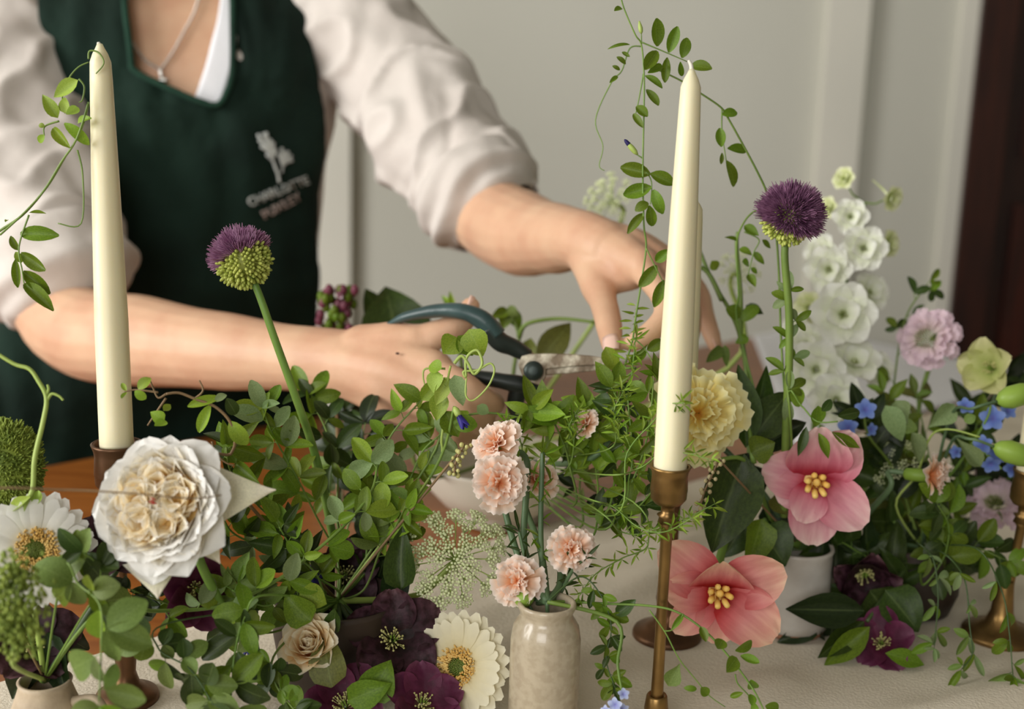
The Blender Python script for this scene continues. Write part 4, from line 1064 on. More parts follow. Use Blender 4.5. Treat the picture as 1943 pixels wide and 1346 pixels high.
# alliums
def allium(label, px, py, d, Rpx, axis2, stem, seed, deep, cover, d_stem=None):
    """axis2 = direction of the purple side in the picture (x right, y up, z to camera)"""
    c = P(px, py, d); R = Rpx * d / F; Rn = random.Random(seed)
    cx = RC @ V((1, 0, 0)); cy = RC @ V((0, 1, 0)); ax = (cx * axis2[0] + cy * axis2[1] + TOCAM * axis2[2]).normalized()
    pts = [P(x, y, dd) for x, y, dd in stem]
    rt = thing('allium', label, 'flower', pts[0])
    make('stem', stemgeo(pts + [c], .0034, .0026, 6, 8), M['stem'], rt)
    gr, pu = [], []; N_ = 620
    for k in range(N_):
        z = 1 - 2 * (k + .5) / N_; r_ = math.sqrt(1 - z * z); a = k * 2.39996
        u = V((r_ * math.cos(a), r_ * math.sin(a), z)); t = u.dot(ax) + Rn.uniform(-.1, .1)
        o = u.orthogonal().normalized(); o2 = u.cross(o)
        if t < cover:
            if k % 5 == 0: continue
            l = R * Rn.uniform(.72, .96); q = c + u * l
            gr.append(ball(q, R * .078, (.8, .8, 1.4), 5, 6, u.to_track_quat('Z', 'Y').to_matrix()))
            if k % 2 == 0: gr.append(tube([c + u * R * .3, q], [R * .014, R * .014], 3, False))
        else:
            l = R * Rn.uniform(.86, 1.02)
            for q in range(5):
                b = 6.283 * q / 5 + Rn.uniform(-.4, .4); sd = o * math.cos(b) + o2 * math.sin(b)
                p0 = c + u * l * .78; p1 = c + u * l * .96 + sd * R * .055; p2 = c + u * l * Rn.uniform(1.1, 1.3) + sd * R * Rn.uniform(.05, .1)
                pu.append(tube([p0, p1, p2], [R * .026, R * .024, R * .009], 4, False))
    make('heart', ball(c, R * .62, (1, 1, 1), 10, 14), M['al_green'], rt)
    make('green_buds', cat(*gr), M['al_green'], rt, kind='stuff')
    make('purple_florets', cat(*pu), M['al_purple2' if deep else 'al_purple'], rt, kind='stuff')
allium('drumstick allium with a lilac tuft on a mostly green ball', 462, 494, .90, 56, (-.45, .88, -.05), [(650, 1120, .97), (625, 985, .95), (597, 860, .93), (556, 740, .915), (520, 640, .905), (490, 555, .90)], 4, False, .22)
allium('deep purple drumstick allium before the white larkspur', 1499, 410, .93, 57, (.28, .75, .55), [(1488, 980, 1.0), (1492, 800, .97), (1497, 700, .955), (1497, 590, .945), (1489, 480, .935)], 6, True, -.22)

# carnations in the bud vase
cg = 'peach carnations in the bud vase'
T_ = lambda x, y, d: P(x, y, d)
carnation('peach carnation facing forward, the tallest full bloom above the bud vase', 948, 916, .855, 56, (.02, .05), BUD, FMAT['carn'], 1, cg, [T_(985, 1060, .865)])
carnation('peach carnation seen from the side with a leaf across it', 936, 838, .875, 52, (-.75, .45), BUD, FMAT['carn'], 2, cg, [T_(995, 1040, .875)])
carnation('pale peach carnation half hidden behind the forward facing bloom', 1022, 905, .90, 44, (.3, .7), BUD, FMAT['carn'], 3, cg, [T_(1025, 1040, .88)])
carnation('peach carnation to the right just above the bud vase mouth', 1087, 1042, .85, 46, (.25, .12), BUD, FMAT['carn'], 4, cg, [T_(1062, 1110, .86)])
carnation('pale pink peach carnation resting low on the bud vase rim', 978, 1101, .845, 50, (-.35, .25), BUD, FMAT['carn'], 5, cg, [T_(1005, 1130, .86)])
carnation('large pale yellow carnation behind the tall candle', 1328, 783, .95, 92, (.12, .1), POT, FMAT['carn_y'], 8, None, [T_(1420, 900, 1.0)], dense=1.2)
carnation('single peach carnation turned sideways on a fat green calyx', 1780, 906, 1.0, 48, (1.2, -.1), RV, FMAT['carn'], 12, None, [T_(1640, 1000, 1.05), T_(1690, 925, 1.01)])
# carnation foliage in the vase: bluish stems and narrow leaves
auto_sprig('carnation_shoot', 'upright bare carnation shoot with narrow leaves in the bud vase', [(1030, 1100), (1026, 1000), (1028, 900), (1030, 860)], .865, .87, 9, (26, 46), .16, 4, 1, 'needle', 'mid', r_px=(6, 5), m='stem_blue', anchor=BUD, seed=3)
auto_sprig('carnation_shoot', 'slanting carnation shoot with curled narrow leaves over the vase rim', [(1060, 1130), (1085, 1085), (1110, 1060)], .86, .85, 6, (26, 44), .18, 3, 1, 'needle', 'dark', r_px=(5, 3), m='stem_blue', anchor=BUD, seed=4)
auto_sprig('carnation_shoot', 'short dark carnation shoot filling the vase mouth', [(1010, 1140), (1000, 1080), (985, 1010)], .862, .865, 8, (30, 50), .17, 3, 1, 'needle', 'dark', r_px=(5, 3), m='stem_blue', anchor=BUD, seed=5)
# unopened carnation buds: right edge pair, vase bud, greenery bud
def cbud(label, bx, by, tx, ty_, w_, d, anchor, peach=True, via=None):
    b, t = P(bx, by, d), P(tx, ty_, d); L = (t - b).length; R = w_ * d / F / 2
    q = (t - b).normalized().to_track_quat('Z', 'Y').to_matrix().to_4x4(); q.translation = b
    rt = thing('carnation_bud', label, 'flower bud', V(anchor))
    make('stem', stemgeo([V(anchor)] + [P(*v) for v in (via or [])] + [b - (t - b).normalized() * .02, b], .0014, .0012, 6, 6), M['stem_blue'], rt)
    make('calyx', lathe([(R * .25, 0), (R * .7, L * .12), (R, L * .35), (R * .98, L * .7), (R * .8, L * .9), (R * .6, L)], 18), M['calyx'], rt, True, q)
    if peach:
        A = setmat([petal(L * .55, R * 1.3, 1.3, 1.0, .4, 'fan', .12, .03, k, 8, 5) for k in range(3)], FMAT['carn'])
        ring(rt, q, A, 7, R * .15, L * .75, 0)
cbud('plump green carnation bud above the blue flowers by the edge candle', 1892, 762, 1960, 742, 44, .99, RV, True, [(1800, 800, 1.03)])
cbud('spotted green carnation bud below the blue flowers by the edge candle', 1886, 848, 1962, 872, 44, .99, RV, True, [(1800, 850, 1.03)])
cbud('round green carnation bud tucked in the bud vase mouth', 1004, 1150, 985, 1122, 44, .845, BUD, False)
carnation('half open peach carnation wrapped in sharp leaves under the shears', 1106, 802, .93, 30, (-.8, .45), BOWL, FMAT['carn'], 21, None, [P(1090, 880, .97)])

# tulips
def tulip(label, px, py, d, turn, petals, anchor, via, pmat, nst=7, stroll=0.0):
    c = P(px, py, d); s = d / F * .93; FM = facing(c, *turn); Rn = random.Random(int(px))
    rt = flower('tulip', label, c, via, .0032, 'stem', anchor=anchor, FM=FM, inset=.004)
    for i, (ang, L, W, a0, a1, cup, zz) in enumerate(petals):
        me = setmat([petal(L * s, W * s, a0, a1, cup, 'egg', .035, 0, i + int(px), 10, 9)], pmat)[0]
        m = FM @ Matrix.Rotation(math.radians(ang) - PI / 2, 4, 'Z') @ Matrix.Translation((0, 6 * s, zz * s))
        link('petal', me, None, rt, m)
    for k in range(nst):
        a = 2 * PI * k / nst; e = V((math.cos(a) * 22, math.sin(a) * 22 - 6, 52 + Rn.uniform(-8, 8))) * s
        b = V((math.cos(a) * 8, math.sin(a) * 8, 2)) * s; m1 = b.lerp(e, .45)
        st = make('stamen', tube([b, m1, m1.lerp(e, .2), e.lerp(m1, .1), e], [3 * s, 3 * s, 6.5 * s, 6 * s, 2.5 * s], 7), M['yellow'], rt, True, FM)
    make('throat', lathe([(20 * s, 0), (26 * s, 3 * s), (20 * s, 8 * s), (4 * s, 9 * s)], 20), M['ochre'], rt, True, FM)
    make('pistil', lathe([(5 * s, 0), (6 * s, 20 * s), (5 * s, 38 * s), (8 * s, 42 * s), (3 * s, 44 * s)], 12), M['yellow'], rt, True, FM)
    return rt
tulip('salmon pink open tulip with yellow stamens in front of the white pot', 1362, 1122, .94, (.1, -.12),
      [(20, 140, 112, .55, .1, .35, 0), (-38, 140, 120, .5, .0, .3, 4), (-92, 100, 92, .35, -.1, .3, 0), (-140, 118, 80, .35, -.15, .3, 2), (178, 112, 84, .45, .2, .3, 2), (142, 148, 112, .55, -.05, .3, 0), (88, 96, 130, .85, .9, .55, 6)],
      POT, [P(1395, 1000, 1.0)], FMAT['tulip'])
tulip('rose pink open tulip hanging over the white pot rim', 1545, 912, .985, (.12, -.1),
      [(88, 132, 132, .75, .5, .4, 4), (55, 130, 112, .6, .3, .35, 0), (165, 108, 100, .5, .05, .35, 0), (205, 80, 84, .3, -.1, .3, 3), (-42, 128, 104, .5, .1, .4, 2), (-92, 128, 104, .2, -.25, .35, 0), (-110, 86, 80, .5, .2, .3, 5)],
      POT, [P(1510, 1000, 1.03)], FMAT['tulip_back'])

# hellebores
hg = 'plum hellebores'
hellebore('big speckled dark brown hellebore beneath the lace flower', 745, 1215, .89, 92, (.1, .25), DARK, FMAT['hell'], 2, hg, .35, 5, roll=.35, flat=.2, shape='egg')
hellebore('magenta plum hellebore hanging under the garden rose', 370, 1118, .845, 74, (.35, -.25), DARK, FMAT['hell_p'], 4, hg, .4, 5, roll=.1)
hellebore('brownish dark hellebore half behind the left side of the garden rose', 222, 1035, .83, 78, (-.2, .35), JUG, FMAT['hell'], 5, hg, .4, 5, roll=.5)
hellebore('plum hellebore bending over the picture bottom below the ranunculus', 655, 1342, .86, 78, (-.1, .5), DARK, FMAT['hell_p'], 6, hg, .4, 5, roll=.9)
hellebore('plum hellebore under the cream gerbera petals', 800, 1338, .86, 80, (.25, .5), DARK, FMAT['hell_p'], 7, hg, .3, 5, roll=.2)
hellebore('shadowed dark hellebore over the stoneware jug', 60, 1225, .84, 84, (.1, .4), JUG, FMAT['hell'], 8, hg, .35, 5, roll=.3)
hellebore('nearly black hellebore in the hollow behind the blue pea petal', 655, 1095, .95, 70, (.1, .2), DARK, FMAT['hell'], 9, hg, .4, 5, roll=.0)
hellebore('drooping dark plum hellebore cup right of the white pot', 1640, 1085, 1.04, 76, (.1, -.5), RV, FMAT['hell'], 10, hg, .5, 5, roll=.2, flat=.6)
hellebore('open plum hellebore with pale stamens low on the runner', 1672, 1222, 1.0, 62, (-.05, .25), RV, FMAT['hell_p'], 11, hg, .3, 5, roll=.3)
hellebore('pale green hellebore against the dark door', 1882, 700, 1.08, 58, (-.5, .1), RV, FMAT['hell_g'], 12, None, .4, 5, roll=.4, flat=.5, stem_via=[P(1850, 850, 1.1)])

# lace flower umbels
def umbel(label, px, py, d, Rpx, turn, anchor, seed, nr=26, per=26, dome=.35, m='cream', via=None):
    c = P(px, py, d); R = Rpx * d / F; FM = facing(c, *turn); Rn = random.Random(seed)
    rt = flower('lace_flower', label, c, via or [], .0022, 'stem_lime', anchor=anchor, FM=FM, inset=0)
    var = []
    for v in range(3):
        g = []
        for k in range(per):
            rr = math.sqrt((k + .5) / per); a = k * 2.4 + v; q = V((rr * math.cos(a), rr * math.sin(a), .3 * (1 - rr * rr) + Rn.uniform(-.12, .12)))
            g.append(tube([V((0, 0, -1.0)), q * .96], [.02, .02], 3, False)); g.append(ball(q, (.17) * Rn.uniform(.7, 1.2), (1, 1, .8), 4, 5))
        me = me_from('umbellet', *cat(*g)); me.materials.append(M[m]); var.append(me)
    rays = []
    for k in range(nr):
        rr = math.sqrt((k + .6) / nr); a = k * 2.39996 + Rn.uniform(-.15, .15); rr *= Rn.uniform(.88, 1.08)
        q = V((math.cos(a) * rr * R, math.sin(a) * rr * R, R * dome * (1 - .5 * rr * rr) + Rn.uniform(-.06, .06) * R))
        rays.append(tube(catmull([V((0, 0, 0)), q * .5 + V((0, 0, R * .05)), q], 3), [R * .012] * 7, 5))
        z = (q + V((0, 0, R * .4))).normalized(); mm = z.to_track_quat('Z', 'Y').to_matrix().to_4x4(); mm.translation = q
        link('umbellet', var[k % 3], None, rt, FM @ mm @ Matrix.Scale(R * .19, 4))
    make('rays', cat(*rays), M['stem_lime'], rt, True, FM)
    A = [P(px, py, d)]
    return rt
umbel('greenish white lace flower umbel between the hellebore and carnations', 862, 1062, .92, 100, (.1, .2), DARK, 3, 30, 28, via=[P(790, 1130, .95)])
umbel('blurred pale lace flower umbel behind the reaching wrist', 1165, 386, 1.24, 52, (-.5, .35), BOWL, 5, 22, 16, .8, via=[P(1185, 520, 1.27), P(1175, 440, 1.26)])
umbel('soft cream lace flower behind the small finger', 1398, 522, 1.2, 46, (.3, .4), BOWL, 6, 16, 14, .5, via=[P(1380, 700, 1.24)])
umbel('dim greenish lace flower under the rear tulip leaves', 1690, 868, 1.08, 62, (-.2, .4), RV, 8, 18, 16, .4)

# white larkspur
def floret(root, px, py, d, Rpx, turn, pmat, seed, eye=True, spur=None, stem_to=None):
    c = P(px, py, d); R = Rpx * d / F; FM = facing(c, *turn); Rn = random.Random(seed)
    A = setmat([petal(R * .95, R * 1.0, .5, .05, .3, 'round', .07, 0, seed + k, 6, 6) for k in range(2)], pmat)
    B = setmat([petal(R * .6, R * .7, .95, .6, .4, 'round', .1, 0, seed + 5 + k, 6, 5) for k in range(2)], pmat)
    fl = link('floret', A[0], None, root, FM @ Matrix.Rotation(-PI / 2, 4, 'Z') @ Matrix.Translation((0, R * .08, 0)))
    for k in range(1, 6):
        link('petal', A[k % 2], None, fl, FM @ Matrix.Rotation(2 * PI * k / 6 - PI / 2 + Rn.uniform(-.15, .15), 4, 'Z') @ Matrix.Translation((0, R * .08, 0)))
    for k in range(4):
        link('petal', B[k % 2], None, fl, FM @ Matrix.Rotation(2 * PI * k / 4 + .4, 4, 'Z') @ Matrix.Translation((0, R * .06, R * .05)))
    if eye: make('floret_eye', disc_florets(R * .13, 8, R * .22, seed, .2), M['grn_disc'], fl, True, FM)
    if spur:
        p = [FM @ V((0, 0, 0)), P(*spur[0], d + .01), P(*spur[1], d + .012)]
        make('spur', stemgeo(p, R * .12, R * .05, 6, 8), M['cream'], fl)
    return c
def spike(label, stem, fl, anchor, group, pm_=None):
    pts = [P(*q) for q in stem]
    rt = thing('larkspur', label, 'flower', V(anchor), group); geo = [stemgeo([V(anchor)] + pts, .003, .0016, 6, 8)]
    path = catmull(pts, 8)
    for i, f in enumerate(fl):
        x, y, d, R, tx, ty_ = f[:6]; pmat = FMAT[f[6]] if len(f) > 6 else FMAT['delph']
        c = floret(rt, x, y, d, R, (tx, ty_), pmat, i * 11 + int(x), spur=f[7] if len(f) > 7 else None)
        q = min(path, key=lambda p: (p - c).length); geo.append(tube([q, q.lerp(c, .5) + V((0, .006, -.004)), c + V((0, .004, 0))], [.0009] * 3, 5))
    make('stem', cat(*geo), M['stem'], rt)
spike('taller white larkspur spire with green tipped buds beside the purple allium', [(1560, 820, 1.2), (1590, 650, 1.2), (1612, 480, 1.2), (1636, 400, 1.2), (1640, 385, 1.2)],
      [(1603, 340, 1.19, 24, -.5, .3, 'delph_g'), (1690, 376, 1.19, 26, .7, -.2, 'delph_g', ((1672, 356), (1655, 342))), (1572, 396, 1.2, 24, -.6, .2, 'delph_g'), (1614, 412, 1.17, 36, .0, .1),
       (1638, 472, 1.16, 46, .1, .1), (1684, 462, 1.2, 28, .8, 0, 'delph_g'), (1560, 478, 1.19, 36, -.5, .1), (1574, 512, 1.17, 48, -.25, 0), (1648, 556, 1.19, 40, .5, .3, 'delph', ((1660, 535), (1672, 528))),
       (1600, 598, 1.14, 64, .0, .15), (1537, 585, 1.2, 34, -.6, .1, 'delph_g'), (1620, 690, 1.14, 52, .2, .6, 'delph', ((1610, 650), (1606, 630)))], RV, 'white larkspur spires')
spike('shorter white larkspur spire low behind the rear tulip', [(1560, 860, 1.17), (1548, 760, 1.17), (1540, 640, 1.18)],
      [(1530, 655, 1.16, 44, -.2, .2), (1548, 702, 1.14, 58, -.1, .1), (1586, 762, 1.12, 56, .15, .2), (1512, 620, 1.2, 30, -.5, .2), (1660, 700, 1.17, 36, .4, .1)], RV, 'white larkspur spires')
# pink scabious heads
def scabious(label, px, py, d, Rpx, turn, anchor, seed, via=None):
    c = P(px, py, d); R = Rpx * d / F; FM = facing(c, *turn); Rn = random.Random(seed)
    rt = flower('scabious', label, c, via or [], .002, 'stem', anchor=anchor, FM=FM, inset=R * .25)
    A = setmat([petal(R * .6, R * .5, .5, .0, .1, 'fan', .16, .03, k + seed, 8, 5) for k in range(3)], FMAT['scab'])
    for n, r0, z0, tl in ((13, .42, -.1, 0), (12, .38, .0, .25), (11, .28, .08, .4), (9, .2, .12, .6)):
        ring(rt, FM, A, n, R * r0, R * z0, n, R=Rn, sc=(.8, 1.1), tilt=tl, jit=.25)
    make('cushion', disc_florets(R * .3, 70, R * .1, seed, .5), M['grn_disc'], rt, True, FM @ Matrix.Translation((-R * .1, -R * .05, R * .22)), kind='stuff')
scabious('fluffy pale pink scabious with a green cushion beside the door', 1764, 642, 1.14, 62, (-.25, .15), RV, 3, [P(1740, 800, 1.15)])
scabious('lilac pink scabious behind the bright brass candlestick', 1892, 960, 1.12, 58, (-.1, .5), RV, 5, [P(1850, 1040, 1.13)])
scabious('faded pink scabious in shade below the blue flowers', 1885, 895, 1.17, 40, (.2, .4), RV, 7, [P(1840, 1000, 1.16)])
# small blue flowers
def blues(label, name, stems, fl, d, anchor, pmat, m='stem'):
    rt = thing(name, label, 'flower', V(anchor) if anchor is not None else P(*stems[0][0]))
    make('stem', cat(*[stemgeo(([V(anchor)] if anchor is not None and i == 0 else []) + [P(*q) for q in st], .0016, .0009, 6, 6) for i, st in enumerate(stems)]), M[m], rt)
    for i, (x, y, R, tx, ty_) in enumerate(fl):
        c = P(x, y, d + (i % 3 - 1) * .008); FM = facing(c, tx, ty_, i * 1.3); r = R * d / F
        A = setmat([petal(r, r * .8, .5, .0, .15, 'round', .04, 0, i, 4, 5)], pmat)
        f0 = link('floret', A[0], None, rt, FM)
        for k in range(1, 5): link('petal', A[0], None, f0, FM @ Matrix.Rotation(2 * PI * k / 5, 4, 'Z'))
blues('loose blue delphinium sprig beside the cut off candle', 'blue_delphinium', [[(1760, 960, 1.08), (1820, 880, 1.05), (1870, 800, 1.03), (1880, 770, 1.03)], [(1850, 840, 1.04), (1900, 890, 1.02)]],
      [(1832, 772, 18, .3, .4), (1884, 795, 26, -.2, .2), (1912, 780, 18, .5, .2), (1866, 845, 20, -.4, .3), (1892, 860, 22, .2, -.4), (1814, 858, 14, -.6, 0), (1880, 880, 20, .1, -.6), (1918, 890, 18, .4, .1)], 1.03, RV, FMAT['blue'])
blues('two blue delphinium florets on top of the rear tulip', 'blue_delphinium', [[(1700, 900, 1.07), (1650, 830, 1.04), (1640, 790, 1.03)]],
      [(1642, 778, 22, .2, .3), (1610, 812, 22, -.4, .2), (1652, 815, 14, .5, -.2)], 1.03, RV, FMAT['blue'])
blues('pale blue plumbago florets hanging by the front candlestick', 'pale_blue_sprig', [[(1170, 1180, .84), (1172, 1260, .83), (1180, 1310, .82)]],
      [(1183, 1318, 12, .2, .2), (1168, 1338, 16, -.4, -.2), (1180, 1345, 14, .3, -.5), (1150, 1350, 12, -.6, 0)], .82, BUD, FMAT['blue_p'])
# violet pea blooms and buds
def pea_bud(label, bx, by, tx, ty_, w_, d, anchor, via=()):
    b, t = P(bx, by, d), P(tx, ty_, d - .003); q, L = orient(b, t, TOCAM); R = w_ * d / F / 2
    rt = thing('pea_bud', label, 'flower bud', V(anchor))
    make('stem', stemgeo([V(anchor)] + [P(*v) for v in via] + [b], .0014, .001, 6, 6), M['stem'], rt)
    Q = (t - b).normalized().to_track_quat('Z', 'Y').to_matrix().to_4x4(); Q.translation = b
    make('calyx', lathe([(R * .3, 0), (R * .8, L * .15), (R * .85, L * .35), (R * .6, L * .45)], 12), M['stem_lime'], rt, True, Q)
    A = setmat([petal(L * .8, R * 1.5, 1.25, 1.4, .6, 'round', .05, 0, k, 6, 6) for k in range(2)], FMAT['violet'])
    ring(rt, Q, A, 4, R * .12, L * .25, 0)
pea_bud('dark violet pea bud hanging among the round leaves', 480, 1158, 476, 1242, 34, .84, DARK, [(520, 1100, .86)])
pea_bud('violet pea bud on the tendril below the gripping hand', 862, 772, 882, 812, 16, .90, DARK, [(820, 900, .92)])
pea_bud('bright violet pea petal deep between the stems', 606, 1050, 598, 1105, 40, .9, DARK, [(620, 1140, .92)])
# green fluffy balls
def fluff(label, px, py, d, rx, ry, anchor, n=1500, seed=1, m='trick', name='green_trick_dianthus', via=None):
    c = P(px, py, d); R = rx * d / F; k_ = ry / rx; Rn = random.Random(seed)
    rt = flower(name, label, c, via or [], .0024, 'stem', anchor=anchor)
    cx = RC @ V((1, 0, 0)); cy = RC @ V((0, 1, 0)); g = []
    for k in range(n):
        z = 1 - 2 * (k + .5) / n; r_ = math.sqrt(1 - z * z); a = k * 2.39996
        u = cx * (r_ * math.cos(a)) + cy * (z * k_) + TOCAM * (r_ * math.sin(a)); l = R * Rn.uniform(.9, 1.06)
        j = V((Rn.uniform(-1, 1), Rn.uniform(-1, 1), Rn.uniform(-1, 1))) * R * .06
        p = c + u * l * .9; q = c + u * l * .99 + j; g.append(tube([p, p.lerp(q, .5), q], [R * .024, R * .03, R * .016], 4, False))
    make('heart', ball(c, R * .9, (1, 1, 1), 14, 18, Matrix((cx, TOCAM, cy)).transposed() @ Matrix.Diagonal((1, 1, k_))), M[m], rt)
    make('bristles', cat(*g), M[m], rt, kind='stuff')
fluff('mossy green fluffy dianthus ball at the left edge', 12, 888, .86, 70, 92, JUG, 3000, 2, via=[P(20, 1100, .88)])
def plume(label, pts, d, n, wpx, anchor, seed):
    Rn = random.Random(seed); p = catmull([P(x, y, d) for x, y in pts], 8); rt = thing('green_plume', label, 'flower', V(anchor)); g = []
    make('stem', stemgeo([V(anchor)] + [P(pts[-1][0], pts[-1][1] + 40, d + .03)] + p[::-1][::4], .0016, .001), M['stem_lime'], rt)
    for k in range(n):
        t = k / n; q = p[int(t * (len(p) - 1))]; w_ = wpx * d / F * (.35 + .65 * math.sin(PI * (t * .9 + .08)))
        o = V((Rn.gauss(0, .45), Rn.gauss(0, .45), Rn.gauss(0, .45))) * w_
        g.append(ball(q + o, Rn.uniform(.0007, .0015), (1, 1, 1.2), 4, 5))
    make('tiny_flowers', cat(*g), M['trick'], rt, kind='stuff')
plume('blurred yellow green flower plume close at the left edge', [(20, 1085), (30, 1130), (34, 1180), (28, 1225)], .70, 900, 66, JUG, 4)
# hanging seed beads
def raceme(label, pts, d, n, r_px, anchor, m='bead', seed=1):
    p = catmull([P(x, y, d) for x, y in pts], 8); Rn = random.Random(seed); rt = thing('seed_raceme', label, 'seed head', V(anchor))
    g = [stemgeo([V(anchor)] + [P(pts[0][0], pts[0][1], d)], .001, .0009), tube(p, [.0008] * len(p), 5)]; b = []
    for k in range(n):
        q = p[min(len(p) - 1, int(k / n * len(p)))]; a = k * 2.4; o = (RC @ V((math.cos(a), math.sin(a) * .4 - .35, math.sin(a)))) * r_px * 2.0 * d / F
        g.append(tube([q, q + o], [.0004, .0004], 4)); b.append(ball(q + o, r_px * d / F * Rn.uniform(.75, 1.1), (1, 1, 1.1), 6, 8))
    make('stem', cat(*g), M['stem_brown'], rt)
    for x in b: make('seed_bead', x, M[m], rt)
raceme('hanging cream seed beads under the side facing carnation', [(884, 842), (872, 860), (864, 880), (862, 902)], .885, 20, 4.6, DARK, 'bead_g')
raceme('brown seed bead cluster on the big leaf beside the brass cup', [(1364, 872), (1352, 900), (1338, 930), (1328, 965), (1325, 990)], .92, 26, 4.6, POT, 'bead', 3)
# oregano head
def oregano():
    rt = thing('oregano_head', 'purple and green oregano flower head above the forearm', 'flower', DARK)
    make('stem', stemgeo([DARK, P(640, 800, 1.1), P(628, 690, 1.2), P(632, 610, 1.22)], .002, .0014), M['stem_brown'], rt)
    Rn = random.Random(9)
    A = setmat([petal(1, .7, .9, .5, .4, 'round', 0, 0, k, 4, 4) for k in range(2)], FMAT['scab'])
    for k in range(75):
        x = 632 + Rn.uniform(-32, 34); y = 585 + Rn.uniform(-36, 40); x += (610 - y) * .18
        c = P(x, y, 1.22 + Rn.uniform(-.012, .012))
        if k % 6 == 0: link('petal', A[k % 2], None, rt, facing(c, Rn.uniform(-.6, .6), Rn.uniform(-.6, .6), Rn.uniform(0, 6)) @ Matrix.Scale(.0065, 4))
        else: make('bract', ball(c, .0042, (1, .8, 1.3), 5, 7), M['plum'] if k % 2 else LM['mid'], rt)
oregano()

# ------------------------------------------------------------------ vines and foliage
# tall vine rising behind the candle (leaf points read off the photo)
v1, _ = vine('pea_vine', 'tall pea vine rising past the candle tip with paired oval leaves', [(1183, 720), (1185, 696), (1200, 647), (1207, 597), (1215, 548), (1226, 471), (1222, 430), (1220, 360), (1220, 300), (1222, 200), (1222, 140), (1217, 85), (1205, 65), (1182, 10), (1176, -25)],
     .95, .90, (2.4, 1.5), 'stem', [
     (1247, 88, 1242, 33, 28), (1269, 100, 1286, 50, 23), (1294, 110, 1307, 67, 22), (1310, 126, 1351, 127, 25), (1247, 97, 1221, 137, 26), (1266, 109, 1262, 157, 18), (1291, 117, 1294, 145, 12),
     (1256, 125, 1230, 138, 16), (1224, 144, 1259, 165, 15), (1226, 170, 1247, 204, 20), (1207, 202, 1229, 221, 20), (1202, 216, 1219, 240, 14), (1180, 16, 1167, 18, 12), (1195, 85, 1155, 86, 7), (1195, 108, 1180, 100, 8), (1170, 108, 1190, 120, 10), (1162, 125, 1178, 132, 8), (1172, 145, 1158, 155, 9),
     (1234, 331, 1177, 317, 30), (1234, 330, 1280, 350, 27), (1236, 355, 1183, 371, 29), (1240, 360, 1257, 408, 23), (1230, 385, 1206, 397, 20), (1232, 390, 1238, 430, 22), (1222, 405, 1190, 442, 18),
     (1246, 504, 1213, 546, 25), (1270, 474, 1244, 497, 22), (1260, 532, 1240, 585, 23), (1257, 645, 1228, 665, 24), (1226, 667, 1190, 695, 20), (1149, 658, 1172, 710, 34, 'pea', 'bright'), (1270, 520, 1262, 560, 18), (1258, 680, 1240, 705, 20, 'oval', 'dark')],
     'oval', 'mid', anchor=BOWL, extra=[[(1217, 80), (1260, 98), (1304, 117)], [(1217, 88, .02), (1195, 92, .02), (1180, 134, .03), (1160, 157, .03), (1130, 227, .03), (1144, 277, .03), (1137, 314, .03), (1147, 324, .03)], [(1221, 140), (1212, 190), (1204, 225)], [(1220, 318), (1236, 345), (1234, 388)], [(1226, 471), (1245, 510), (1258, 535)], [(1219, 300), (1209, 294)], [(1217, 85), (1217, 63)], [(1200, 640), (1222, 660), (1240, 690)]])
def bud_part(root, bx, by, tx, ty_, w_, d, pm_):
    b, t = P(bx, by, d), P(tx, ty_, d); L = (t - b).length; R = w_ * d / F / 2
    Q = (t - b).normalized().to_track_quat('Z', 'Y').to_matrix().to_4x4(); Q.translation = b
    k = make('bud', lathe([(R * .3, 0), (R * .9, L * .2), (R, L * .5), (R * .7, L * .75), (R * .3, L)], 10), M['stem_lime'], root, True, Q)
    if pm_: make('bud_tip', lathe([(R * .75, L * .62), (R * .8, L * .75), (R * .6, L * .95), (R * .2, L * 1.05)], 10), FMAT['violet'], k, True, Q)
bud_part(v1, 1210, 294, 1186, 266, 11, .9, True); bud_part(v1, 1217, 64, 1213, 40, 9, .9, False)
for k in range(16):
    t = k / 15; x = 1206 - 20 * t; y = 580 + 110 * t; s_ = 1 if k % 2 else -1
    px_leaf(v1, x, y, x + s_ * rnd.uniform(16, 30), y - rnd.uniform(-4, 12), 6, .94, 'needle', 'bright')
vine('pea_vine', 'arching vine tip crossing the pale wall towards the purple allium', [(1238, 128), (1290, 152), (1329, 177), (1368, 204), (1383, 227), (1411, 277), (1438, 328), (1455, 366), (1470, 420), (1478, 520), (1482, 640), (1490, 760)][::-1], .98, .93, (2.4, 1.6), 'stem',
     [(1370, 218, 1401, 212, 20), (1366, 243, 1369, 282, 20), (1380, 282, 1416, 287, 21), (1378, 305, 1403, 359, 21), (1370, 290, 1368, 312, 9)], 'oval', 'mid', anchor=POT, extra=[[(1370, 206), (1370, 250), (1378, 305)]])
